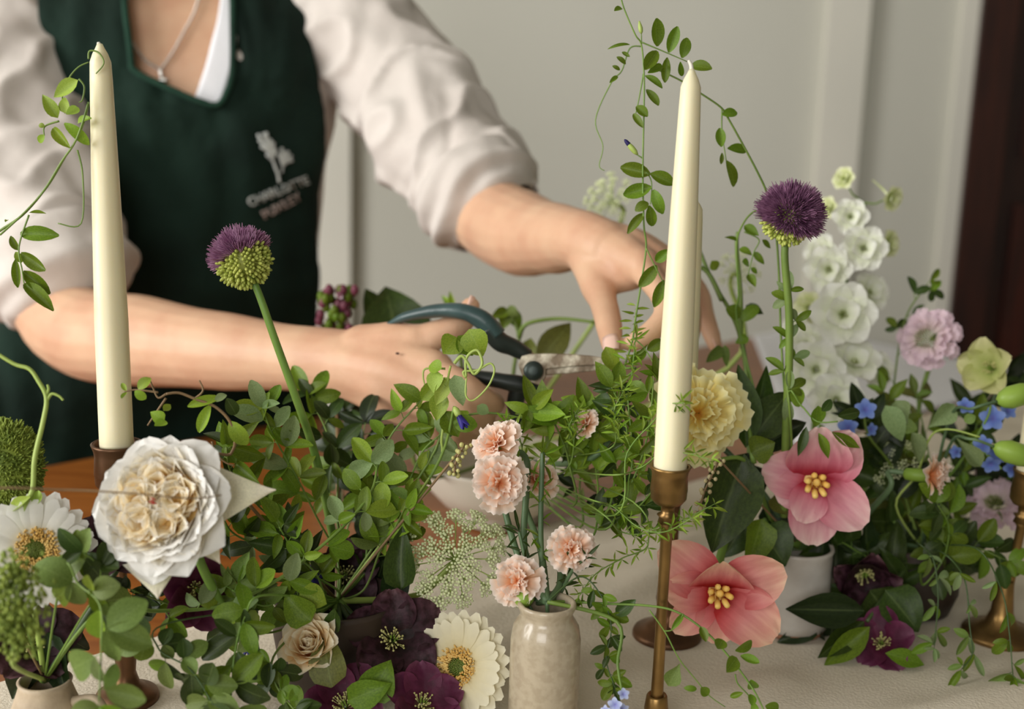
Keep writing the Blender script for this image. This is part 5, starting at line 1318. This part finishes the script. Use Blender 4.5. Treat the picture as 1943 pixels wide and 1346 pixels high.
# left vine with curling tip in front of the sleeve
v2, _ = vine('pea_vine', 'curling pea vine climbing the left candle in front of the sleeve', [(-160, 560), (-60, 480), (0, 438), (43, 408), (84, 361), (117, 307), (140, 274), (154, 241), (167, 197)], .86, .84, (3, 2), 'stem',
     [(110, 224, 79, 177, 26, 'pea'), (148, 152, 106, 187, 32, 'pea', 'lime'), (150, 205, 124, 220, 20, 'pea', 'lime'), (134, 281, 100, 242, 22), (122, 234, 174, 275, 22), (174, 225, 134, 228, 15), (85, 240, 72, 236, 10), (84, 256, 70, 272, 14), (124, 215, 118, 180, 22, 'pea', 'lime'),
      (39, 444, 108, 445, 30, 'oval', 'mid'), (36, 475, 20, 448, 16, 'oval', 'mid'), (40, 480, 92, 513, 27, 'oval', 'mid'), (30, 478, 41, 499, 15), (30, 492, 37, 547, 18, 'oval', 'mid'), (44, 515, 95, 558, 29, 'oval', 'mid'), (46, 540, 101, 589, 29, 'oval', 'mid'), (55, 404, 90, 403, 8, 'lance'), (10, 422, 15, 418, 6)],
     'oval', 'bright', anchor=JUG, extra=[[(55, 408), (36, 468), (42, 513), (46, 540)], [(147, 285), (157, 334), (154, 424), (110, 424)], [(0, 446), (48, 402), (90, 354), (124, 298), (152, 252), (168, 200), (166, 195)], [(112, 230), (85, 240), (84, 258)], [(124, 215), (118, 185), (130, 150), (148, 128), (168, 118)], [(168, 112), (170, 97), (187, 100), (197, 120), (182, 140)], [(150, 150), (160, 165), (156, 190), (150, 194)]])
# thick pale pea stem at the far left
v3, _ = vine('pea_tendril', 'thick pale pea shoot with a forked tip at the left edge', [(45, 1000), (62, 930), (66, 870), (82, 800), (88, 755), (72, 722), (55, 700), (25, 690), (-30, 655)], .80, .80, (6, 3.6), 'stem_lime',
     [(20, 968, 66, 945, 26, 'pea', 'lime'), (70, 958, 72, 930, 24, 'pea', 'lime'), (60, 985, 10, 960, 34, 'pea', 'bright')], anchor=JUG, extra=[[(86, 752), (92, 740), (90, 730)], [(88, 762), (98, 748), (112, 752), (120, 760)]])
# brown looping vine above the rose
v4, _ = vine('pea_vine', 'brown stemmed vine arching above the garden rose', [(417, 892), (438, 862), (446, 838), (436, 800), (408, 772), (372, 758), (340, 746), (315, 748)], .84, .82, (3.6, 2.4), 'stem_brown',
     [(356, 772, 418, 752, 20), (400, 768, 382, 820, 24), (262, 738, 285, 717, 22, 'oval', 'bright'), (256, 742, 278, 760, 18, 'oval', 'bright'), (240, 742, 232, 728, 10), (240, 745, 232, 760, 10), (312, 798, 285, 782, 26, 'pea', 'bright'), (310, 780, 322, 770, 16, 'pea', 'bright'), (316, 800, 292, 812, 22, 'pea', 'bright'), (430, 756, 450, 790, 26, 'oval', 'dark'), (408, 762, 430, 750, 18, 'oval', 'grey'), (436, 800, 470, 850, 32, 'oval', 'bright')],
     'oval', 'bright', anchor=DARK, extra=[[(315, 748), (300, 755), (290, 735), (285, 722)], [(300, 745), (258, 740), (236, 744)], [(315, 756), (295, 785), (280, 808)], [(368, 758), (385, 742), (378, 722)], [(402, 838), (410, 860), (428, 878), (445, 884)]])
# curly tendril plant in front of the shears hand
v5, _ = vine('pea_tendril', 'bright curling pea tendril in front of the gripping hand', [(820, 900), (838, 830), (845, 770), (850, 720), (855, 695)], .92, .90, (2.6, 2.2), 'stem_lime',
     [(866, 640, 842, 672, 50, 'pea', 'bright'), (868, 638, 895, 675, 40, 'pea', 'mid'), (890, 625, 915, 680, 56, 'pea', 'bright'), (838, 700, 808, 690, 30, 'pea', 'bright'), (830, 705, 820, 745, 34, 'pea', 'lime'), (850, 720, 826, 770, 30, 'pea', 'lime'), (862, 712, 880, 770, 34, 'pea', 'grey'), (838, 745, 830, 800, 40, 'pea', 'bright'), (856, 740, 842, 715, 20, 'pea', 'lime'), (905, 770, 928, 785, 24, 'pea', 'grey'), (845, 780, 870, 830, 46, 'pea', 'mid'), (860, 800, 905, 808, 34, 'oval', 'mid')],
     'pea', 'bright', anchor=DARK, extra=[[(845, 700), (808, 700), (803, 715), (806, 730)]])
tendril(v5, [(862, 690), (876, 676), (888, 690), (900, 710), (915, 690), (905, 665), (885, 680), (884, 715), (880, 705), (905, 703), (930, 690), (938, 705), (925, 735), (898, 760), (884, 750), (885, 718)], .89, 3.4)
vine('pea_tendril', 'thin pale tendril bowing under the shears towards the carnations', [(812, 880), (840, 810), (880, 790), (930, 784), (990, 793), (1050, 798)], .93, .93, (2.6, 2.0), 'stem', [(985, 780, 1060, 800, 36, 'oval', 'mid'), (1008, 782, 1075, 790, 40, 'pea', 'bright')], anchor=DARK)

# long diagonal vine across the lower left, with its hanging sprays
auto_sprig('pea_vine', 'long vine running from the lower left up past the lace flower', [(190, 1160), (300, 1160), (420, 1150), (520, 1105), (600, 1045), (665, 985), (706, 930), (716, 880)], .80, .90, 12, (44, 66), .6, 20, 1, 'oval', mks=['mid', 'mid', 'bright', 'grey'], r_px=(4, 2.6), seed=21, anchor=JUG)
auto_sprig('pea_vine', 'spray of rounded leaves hanging from the jug below the white gerbera', [(120, 1080), (150, 1110), (190, 1150), (192, 1230), (188, 1330)], .76, .72, 6, (60, 92), .66, 16, 1, 'oval', mks=['mid', 'bright', 'sea'], seed=22, anchor=JUG)
auto_sprig('eucalyptus_sprig', 'sprig of rounded grey green leaves trailing over the runner at lower left', [(330, 1180), (300, 1230), (360, 1270), (400, 1330)], .80, .78, 7, (48, 66), .8, 14, 1, 'oval', mks=['sea', 'mid', 'dark'], r_px=(2, 1.4), m='stem_dark', seed=23, anchor=DARK)
auto_sprig('eucalyptus_sprig', 'sprig of broad leaves hanging left of the violet pea bud', [(500, 1130), (465, 1170), (447, 1230), (440, 1300), (436, 1360)], .82, .79, 8, (54, 82), .55, 10, 1, 'oval', mks=['mid', 'mid', 'dark', 'sea'], seed=24, anchor=DARK)
auto_sprig('eucalyptus_sprig', 'leaf spray at the bottom edge below the violet bud', [(530, 1230), (520, 1290), (560, 1350)], .84, .82, 6, (44, 60), .6, 10, 1, 'oval', mks=['mid', 'dark'], seed=25, anchor=DARK)
for i, (sd, pts, d0, d1, mks, lab) in enumerate((
   (31, [(640, 1060), (600, 980), (560, 900), (520, 830), (500, 780)], .93, .90, ['mid', 'bright', 'grey'], 'leafy vine climbing left of the allium stem'),
   (32, [(640, 1080), (560, 1020), (490, 960), (440, 900), (430, 850)], .92, .86, ['mid', 'mid', 'dark'], 'leafy vine bending left towards the garden rose'),
   (33, [(660, 1080), (640, 990), (640, 900), (620, 820), (590, 760)], .97, .99, ['dark', 'mid'], 'darker leafy vine behind the allium stem'),
   (34, [(690, 1080), (700, 990), (720, 900), (740, 830), (790, 770)], .94, .93, ['bright', 'mid', 'mid'], 'leafy vine rising in front of the forearm'),
   (35, [(700, 1080), (740, 1000), (770, 930), (800, 860), (830, 830)], .95, .93, ['mid', 'grey', 'bright'], 'leafy vine leaning right below the gripping hand'),
   (36, [(640, 1120), (570, 1080), (500, 1040), (440, 1010), (415, 960)], .90, .85, ['mid', 'grey', 'dark'], 'leafy vine reaching behind the pointed rose petal'),
   (37, [(690, 1120), (720, 1050), (745, 1010), (770, 960)], .92, .90, ['mid', 'bright', 'sea'], 'leafy tuft beside the lace flower'),
   (38, [(620, 1140), (600, 1090), (560, 1050), (530, 1000)], .89, .86, ['mid', 'dark'], 'leafy tuft over the bare wood left of the dark hellebore'),
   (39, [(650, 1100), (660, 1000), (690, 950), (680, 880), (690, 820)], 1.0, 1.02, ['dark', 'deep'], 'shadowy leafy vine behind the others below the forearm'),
   (40, [(600, 1160), (560, 1130), (500, 1150), (440, 1120)], .87, .84, ['mid', 'sea'], 'leafy spray over the magenta hellebore'))):
    auto_sprig('pea_vine', lab, pts, d0, d1, 9, (42, 72), .5, 16, 1, 'oval' if sd % 2 else 'pea', mks=mks, seed=sd, anchor=DARK, start=.25)
# bushy fern-like greenery left of the candle (fine pointed leaflets over broader leaves)
for i, (sd, pts, d0, d1, lk, mks, ln, wr, lab) in enumerate((
   (51, [(1110, 960), (1130, 880), (1120, 850), (1115, 810), (1110, 780)], .95, .94, 'pea', ['mid', 'bright'], (44, 66), .5, 'leafy branch under the shears blades'),
   (52, [(1120, 980), (1170, 900), (1190, 840), (1182, 780), (1165, 745)], .93, .92, 'lance', ['mid', 'dark'], (46, 66), .46, 'leafy branch left of the candle'),
   (53, [(1120, 1000), (1180, 950), (1220, 860), (1235, 780), (1240, 720)], .92, .90, 'lance', ['mid', 'mid', 'bright'], (40, 60), .46, 'leafy branch against the candle side'),
   (54, [(1080, 960), (1080, 880), (1060, 820), (1040, 790), (1010, 780)], .95, .93, 'pea', ['mid', 'bright'], (46, 70), .46, 'leafy branch reaching left below the shears'),
   (55, [(1100, 1010), (1140, 980), (1200, 970), (1240, 930)], .93, .90, 'lance', ['dark', 'mid'], (40, 60), .45, 'dark leafy branch low beside the brass cup'),
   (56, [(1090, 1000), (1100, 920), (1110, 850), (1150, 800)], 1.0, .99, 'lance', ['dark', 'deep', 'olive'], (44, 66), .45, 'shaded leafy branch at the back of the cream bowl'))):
    auto_sprig('leafy_branch', lab, pts, d0, d1, 9, ln, wr, 12, 1, lk, mks=mks, seed=sd, anchor=BOWL, start=.15, r_px=(2.6, 1.4))
for i, (sd, pts, d0, d1, lab) in enumerate((
   (61, [(1150, 960), (1195, 900), (1198, 830), (1192, 760), (1200, 700), (1206, 640)], .91, .93, 'feathery upright sprig with needle leaflets beside the candle'),
   (62, [(1150, 980), (1190, 860), (1240, 800), (1262, 770), (1296, 765)], .88, .81, 'feathery sprig crossing in front of the candle with tiny leaflets'),
   (63, [(1130, 900), (1210, 890), (1255, 860), (1300, 860), (1345, 872)], .88, .80, 'feathery sprig resting on the brass cup rim'),
   (64, [(1100, 940), (1160, 960), (1210, 1000), (1260, 1010), (1310, 985)], .89, .81, 'feathery sprig crossing the thin brass stem'),
   (65, [(1120, 960), (1180, 1010), (1240, 1010), (1290, 990), (1350, 960)], .88, .86, 'feathery sprig hanging below the seed beads'),
   (66, [(1060, 900), (1090, 830), (1080, 810), (1095, 780)], .93, .92, 'feathery sprig between the peach bud and the shears'),
   (67, [(1040, 960), (1000, 890), (985, 830), (960, 800)], .92, .91, 'feathery sprig behind the side facing carnation'),
   (68, [(1130, 860), (1170, 820), (1165, 780), (1185, 740)], .90, .90, 'feathery sprig at the blade tips'),
   (69, [(1180, 940), (1230, 1030), (1180, 1060), (1130, 1090), (1100, 1130)], .88, .85, 'feathery sprig drooping beside the right hand carnation'))):
    auto_sprig('feathery_sprig', lab, pts, d0, d1, 15, (20, 32), .2, 7, 1, 'needle', mks=['bright', 'bright', 'mid'], seed=sd, anchor=BOWL, start=.2, r_px=(1.8, 1.0), spread=(.5, .9))
# trailing sprays over the runner at the vase
auto_sprig('trailing_spray', 'dark small leaved spray hanging right of the bud vase', [(1100, 1095), (1140, 1130), (1160, 1190), (1150, 1250), (1165, 1300)], .85, .84, 11, (24, 40), .5, 8, 1, 'oval', mks=['dark', 'mid'], r_px=(1.8, 1.2), m='stem_dark', seed=71, anchor=BUD)
vine('trailing_spray', 'thin trailing spray forking over the runner below the front tulip', [(1070, 1142), (1150, 1146), (1230, 1150), (1285, 1162), (1340, 1200), (1390, 1255), (1430, 1310), (1450, 1350)], .85, .83, (2.8, 1.6), 'stem',
     [(1168, 1168, 1208, 1138, 28, 'pea', 'dark'), (1297, 1165, 1275, 1195, 12), (1290, 1260, 1268, 1304, 34, 'spoon', 'sea'), (1330, 1305, 1342, 1318, 20, 'oval', 'mid'), (1322, 1308, 1300, 1306, 12), (1330, 1190, 1340, 1218, 18), (1398, 1248, 1375, 1278, 30, 'pea', 'mid'), (1395, 1235, 1432, 1218, 20, 'oval', 'mid'), (1405, 1245, 1440, 1260, 18, 'oval', 'mid'), (1372, 1215, 1360, 1235, 26, 'oval', 'mid'), (1425, 1290, 1432, 1312, 22, 'oval', 'mid'), (1410, 1315, 1388, 1322, 12), (1425, 1318, 1428, 1338, 18), (1440, 1345, 1425, 1346, 26, 'oval', 'mid'), (1452, 1340, 1478, 1345, 24, 'oval', 'mid'), (1162, 1165, 1125, 1150, 18), (1110, 1140, 1085, 1155, 12)],
     'oval', 'mid', anchor=BUD, extra=[[(1232, 1158), (1262, 1200), (1288, 1250), (1320, 1290), (1345, 1320), (1376, 1342)], [(1260, 1198), (1278, 1194), (1297, 1165)], [(1395, 1280), (1400, 1298), (1420, 1320), (1425, 1335)]])
# broad leaves: yellow carnation bush by the white pot
def big_leaf(label, name, leaves, stem, anchor, m='stem', d=None):
    rt = thing(name, label, 'foliage', V(anchor)); make('stem', cat(*[stemgeo(([V(anchor)] if i == 0 else []) + [P(*q) for q in st], .0024, .0016) for i, st in enumerate(stem)]), M[m], rt)
    for (bx, by, tx, ty_, w_, d_, mk, *r_) in leaves: px_leaf(rt, bx, by, tx, ty_, w_, d_, r_[0] if r_ else 'broad', mk, nrm=TOCAM + V((rnd.uniform(-.3, .3), 0, rnd.uniform(0, .4))))
    return rt
big_leaf('broad leaved branch below the yellow carnation', 'broad_leaf_branch', [(1412, 862, 1345, 1052, 118, .97, 'dark'), (1420, 860, 1340, 985, 60, 1.0, 'deep'), (1425, 860, 1470, 840, 60, .98, 'mid'), (1415, 850, 1408, 690, 62, .99, 'dark', 'lance'), (1430, 850, 1448, 690, 50, 1.02, 'dark', 'lance'), (1430, 830, 1500, 738, 78, .99, 'dark'), (1440, 850, 1530, 800, 60, 1.0, 'deep'), (1425, 880, 1440, 960, 50, 1.02, 'deep')],
         [[(1470, 1000, 1.02), (1430, 900, .99), (1405, 870, .965), (1368, 872, .955)], [(1430, 880, .98), (1420, 800, .99)]], POT)
big_leaf('broad dark tulip leaves spilling over the white pot rim', 'broad_leaf_branch', [(1420, 985, 1370, 1060, 70, 1.0, 'dark'), (1440, 1000, 1492, 1075, 100, 1.0, 'dark'), (1445, 985, 1420, 1075, 70, .99, 'mid'), (1450, 960, 1490, 1010, 60, 1.02, 'deep'), (1480, 985, 1530, 1010, 60, 1.01, 'deep'), (1470, 940, 1490, 980, 50, 1.0, 'olive')], [[(1470, 1010, 1.02), (1450, 985, 1.01)]], POT)
big_leaf('tall green shoot between the candle and the purple allium', 'leafy_shoot', [(1408, 610, 1440, 575, 26, 1.05, 'mid', 'oval'), (1405, 600, 1380, 585, 30, 1.05, 'mid', 'oval'), (1350, 495, 1362, 515, 22, 1.06, 'bright', 'pea'), (1420, 640, 1395, 650, 20, 1.04, 'mid'), (1372, 660, 1335, 690, 24, 1.05, 'sea'), (1375, 655, 1380, 700, 16, 1.05, 'sea'), (1415, 580, 1450, 600, 22, 1.06, 'dark')],
         [[(1430, 900, 1.02), (1418, 720, 1.04), (1405, 640, 1.05), (1385, 590, 1.06), (1350, 530, 1.07), (1318, 452, 1.08)], [(1405, 640, 1.05), (1405, 560, 1.06), (1398, 470, 1.06), (1400, 440, 1.06)], [(1370, 570, 1.06), (1345, 520, 1.07), (1320, 502, 1.07)]], POT)
vine('pea_vine', 'small arching vine with hanging leaves left of the purple allium', [(1405, 640), (1402, 560), (1398, 465), (1410, 425), (1430, 402), (1450, 400)], 1.04, .96, (2.4, 1.6), 'stem',
     [(1412, 428, 1440, 450, 20), (1403, 472, 1428, 480, 16), (1430, 478, 1452, 503, 14), (1408, 497, 1425, 502, 18), (1420, 520, 1434, 548, 18), (1446, 455, 1460, 472, 12), (1398, 458, 1375, 450, 10), (1425, 508, 1438, 520, 10)], 'pea', 'mid', anchor=POT, extra=[[(1412, 440), (1440, 455), (1430, 480), (1420, 520)]])
auto_sprig('pea_vine', 'leafy vine winding round the purple allium stem', [(1500, 800), (1494, 730), (1500, 680), (1504, 620), (1500, 560)], .96, .95, 6, (34, 50), .5, 10, 1, 'oval', mks=['mid', 'mid', 'grey'], seed=81, anchor=POT)
vine('pea_vine', 'vine with curved leaves falling over the rear tulip petals', [(1495, 760), (1520, 770), (1550, 800), (1590, 800)], .96, .95, (2.2, 1.6), 'stem',
     [(1530, 810, 1515, 868, 20, 'lance', 'dark'), (1553, 822, 1575, 872, 20, 'lance', 'mid'), (1578, 820, 1628, 848, 22, 'lance', 'mid'), (1552, 770, 1545, 808, 34, 'pea', 'mid'), (1500, 735, 1522, 772, 34, 'oval', 'bright'), (1492, 755, 1498, 812, 22, 'oval', 'grey'), (1590, 790, 1632, 782, 24, 'oval', 'dark'), (1560, 780, 1580, 760, 20, 'oval', 'dark')], 'oval', 'mid', anchor=POT)
# leaves behind the hands
big_leaf('large dark leaf rising behind the wrist and shears handle', 'broad_leaf_branch', [(755, 660, 735, 540, 135, 1.22, 'dark'), (745, 650, 690, 548, 70, 1.24, 'dark'), (770, 650, 815, 590, 80, 1.23, 'dark')], [[(800, 900, 1.2), (770, 720, 1.22), (752, 640, 1.22)]], BOWL)
big_leaf('leafy shoot with drooping leaves behind the shears neck', 'broad_leaf_branch', [(965, 590, 930, 605, 24, 1.16, 'mid'), (962, 590, 955, 625, 30, 1.16, 'mid'), (968, 590, 990, 625, 28, 1.16, 'mid'), (960, 588, 985, 595, 24, 1.16, 'sea'), (862, 590, 853, 552, 14, 1.2, 'bright', 'lance'), (860, 592, 838, 560, 14, 1.2, 'bright', 'lance'), (1020, 690, 1088, 605, 56, 1.15, 'olive', 'lance'), (1000, 680, 1010, 640, 40, 1.16, 'olive')],
         [[(960, 850, 1.16), (975, 700, 1.16), (985, 640, 1.16), (965, 588, 1.16)], [(985, 640, 1.16), (1000, 615, 1.15), (1060, 605, 1.15), (1130, 612, 1.14)], [(880, 720, 1.2), (862, 600, 1.2)]], BOWL)
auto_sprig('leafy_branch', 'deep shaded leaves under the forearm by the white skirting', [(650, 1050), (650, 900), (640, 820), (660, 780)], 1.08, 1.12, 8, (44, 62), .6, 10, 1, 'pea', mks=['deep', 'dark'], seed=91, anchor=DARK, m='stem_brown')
# lower left dark leaves around the jug and bottom edge
big_leaf('wide dark hellebore leaves leaning over the stoneware jug', 'hellebore_leaf', [(90, 1200, 135, 1330, 60, .84, 'deep'), (70, 1230, 20, 1330, 66, .84, 'deep'), (100, 1180, 170, 1250, 60, .85, 'deep'), (60, 1200, 0, 1240, 60, .85, 'deep')], [[(95, 1200, .855)]], JUG, 'stem_dark')
big_leaf('folded olive leaf standing beside the ranunculus', 'broad_leaf_branch', [(630, 1305, 608, 1200, 76, .84, 'olive'), (700, 1330, 740, 1255, 74, .85, 'mid'), (660, 1330, 740, 1300, 60, .845, 'mid'), (760, 1120, 762, 1000, 66, .9, 'dark'), (745, 1150, 772, 1050, 60, .92, 'deep'), (590, 1180, 540, 1130, 66, .85, 'mid'), (570, 1120, 620, 1150, 56, .85, 'bright'), (900, 1310, 870, 1350, 40, .9, 'mid'), (630, 1200, 640, 1150, 36, .86, 'dark')], [[(660, 1300, .87)], [(700, 1280, .89), (750, 1130, .91)]], DARK, 'stem_dark')
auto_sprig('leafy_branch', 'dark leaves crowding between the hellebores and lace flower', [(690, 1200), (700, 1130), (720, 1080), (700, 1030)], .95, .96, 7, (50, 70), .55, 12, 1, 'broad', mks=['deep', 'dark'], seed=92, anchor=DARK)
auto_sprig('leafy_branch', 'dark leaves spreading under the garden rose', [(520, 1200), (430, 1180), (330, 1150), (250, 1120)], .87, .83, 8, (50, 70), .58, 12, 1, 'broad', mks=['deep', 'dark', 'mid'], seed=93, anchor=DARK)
auto_sprig('pea_vine', 'leafy sprig at the white gerbera with broad overlapping leaves', [(150, 1180), (180, 1130), (190, 1080), (160, 1050)], .79, .77, 4, (60, 84), .68, 8, 1, 'oval', mks=['mid', 'sea', 'dark'], seed=94, anchor=JUG)
# right hand greenery
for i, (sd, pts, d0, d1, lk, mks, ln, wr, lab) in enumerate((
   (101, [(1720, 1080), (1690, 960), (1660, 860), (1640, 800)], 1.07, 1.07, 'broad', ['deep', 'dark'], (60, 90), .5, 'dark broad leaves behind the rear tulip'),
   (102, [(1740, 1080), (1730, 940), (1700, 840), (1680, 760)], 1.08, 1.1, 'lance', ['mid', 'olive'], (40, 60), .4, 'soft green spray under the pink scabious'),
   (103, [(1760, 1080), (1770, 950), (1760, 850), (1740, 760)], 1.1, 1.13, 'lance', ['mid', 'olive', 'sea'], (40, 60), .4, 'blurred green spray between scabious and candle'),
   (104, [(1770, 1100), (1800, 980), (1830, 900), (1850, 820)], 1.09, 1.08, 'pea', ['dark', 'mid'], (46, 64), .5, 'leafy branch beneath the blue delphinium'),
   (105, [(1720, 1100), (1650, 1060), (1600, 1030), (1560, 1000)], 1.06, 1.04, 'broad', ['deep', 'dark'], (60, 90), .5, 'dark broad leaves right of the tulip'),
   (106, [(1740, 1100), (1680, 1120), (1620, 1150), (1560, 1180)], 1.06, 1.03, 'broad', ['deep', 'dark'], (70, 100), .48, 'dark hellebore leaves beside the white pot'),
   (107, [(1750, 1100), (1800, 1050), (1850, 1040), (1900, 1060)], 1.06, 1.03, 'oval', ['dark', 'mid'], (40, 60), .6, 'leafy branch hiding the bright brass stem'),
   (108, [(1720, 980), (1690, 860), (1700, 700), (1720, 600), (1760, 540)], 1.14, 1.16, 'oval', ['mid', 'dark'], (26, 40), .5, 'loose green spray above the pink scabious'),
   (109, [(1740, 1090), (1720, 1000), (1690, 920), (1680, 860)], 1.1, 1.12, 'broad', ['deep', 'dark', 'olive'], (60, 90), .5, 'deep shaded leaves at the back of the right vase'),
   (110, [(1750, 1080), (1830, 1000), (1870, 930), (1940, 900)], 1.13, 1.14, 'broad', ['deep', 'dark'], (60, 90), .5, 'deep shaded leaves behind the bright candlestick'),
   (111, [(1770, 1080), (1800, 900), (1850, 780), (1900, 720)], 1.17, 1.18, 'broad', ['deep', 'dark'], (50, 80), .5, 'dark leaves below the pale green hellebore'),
   (112, [(1750, 1110), (1790, 1060), (1800, 1000), (1780, 960)], 1.03, 1.0, 'oval', ['dark', 'mid'], (44, 60), .6, 'leafy tuft under the sideways carnation'))):
    auto_sprig('leafy_branch', lab, pts, d0, d1, 9, ln, wr, 14, 1, lk, mks=mks, seed=sd, anchor=RV, start=.1, r_px=(2.6, 1.4))
for i, (sd, pts, d0, d1, lab) in enumerate((
   (121, [(1740, 1030), (1770, 1060), (1780, 1130), (1775, 1200), (1773, 1225)], 1.0, .97, 'pale leaved trailing sprig hanging over the dark vase'),
   (122, [(1790, 1050), (1830, 1100), (1840, 1190), (1845, 1240), (1825, 1270)], .98, .96, 'pale trailing sprig hanging before the brass foot'),
   (123, [(1850, 1040), (1900, 1120), (1915, 1200), (1920, 1260), (1922, 1280)], .97, .95, 'pale trailing sprig falling over the bright brass foot'))):
    auto_sprig('trailing_spray', lab, pts, d0, d1, 5, (26, 44), .42, 8, 1, 'oval', mks=['grey', 'sea', 'mid'], seed=sd, anchor=RV, start=.1, r_px=(1.8, 1.1), m='stem_dark', droop=.5)
vine('eucalyptus_sprig', 'grey green spoon leaved sprig reaching towards the blue flowers', [(1700, 960), (1740, 900), (1765, 830), (1800, 815), (1860, 830)], 1.05, 1.0, (2.6, 1.8), 'stem_lime',
     [(1760, 812, 1812, 768, 44, 'spoon', 'grey'), (1730, 820, 1745, 880, 36, 'pea', 'grey'), (1722, 805, 1700, 760, 40, 'spoon', 'grey'), (1815, 832, 1862, 886, 36, 'spoon', 'grey'), (1680, 770, 1720, 840, 44, 'pea', 'grey'), (1830, 800, 1850, 790, 20, 'oval', 'sea'), (1740, 815, 1690, 800, 30, 'oval', 'sea')], 'spoon', 'grey', anchor=RV)
big_leaf('dark pointed hellebore leaves flat on the runner around the plum bloom', 'hellebore_leaf', [(1640, 1180, 1545, 1250, 50, 1.0, 'dark', 'lance'), (1650, 1190, 1560, 1262, 50, .99, 'mid', 'lance'), (1680, 1240, 1760, 1262, 36, .98, 'mid', 'lance'), (1640, 1160, 1480, 1155, 70, 1.0, 'deep', 'lance'), (1680, 1120, 1745, 1200, 90, 1.01, 'dark'), (1650, 1120, 1700, 1190, 90, 1.02, 'dark')], [[(1680, 1130, 1.02), (1645, 1180, 1.0)]], RV, 'stem_dark')
# thin tan thread of dried tendril across the left, in front of the rose
tt = thing('dried_tendril', 'thin tan dried tendril stretched across the garden rose', 'foliage', JUG)
make('stem', stemgeo([JUG, P(-60, 1000, .72), P(-30, 932, .70), P(120, 930, .71), P(240, 936, .715), P(360, 946, .72), P(420, 940, .735)], .0008, .0004, 8), M['stem_brown'], tt)
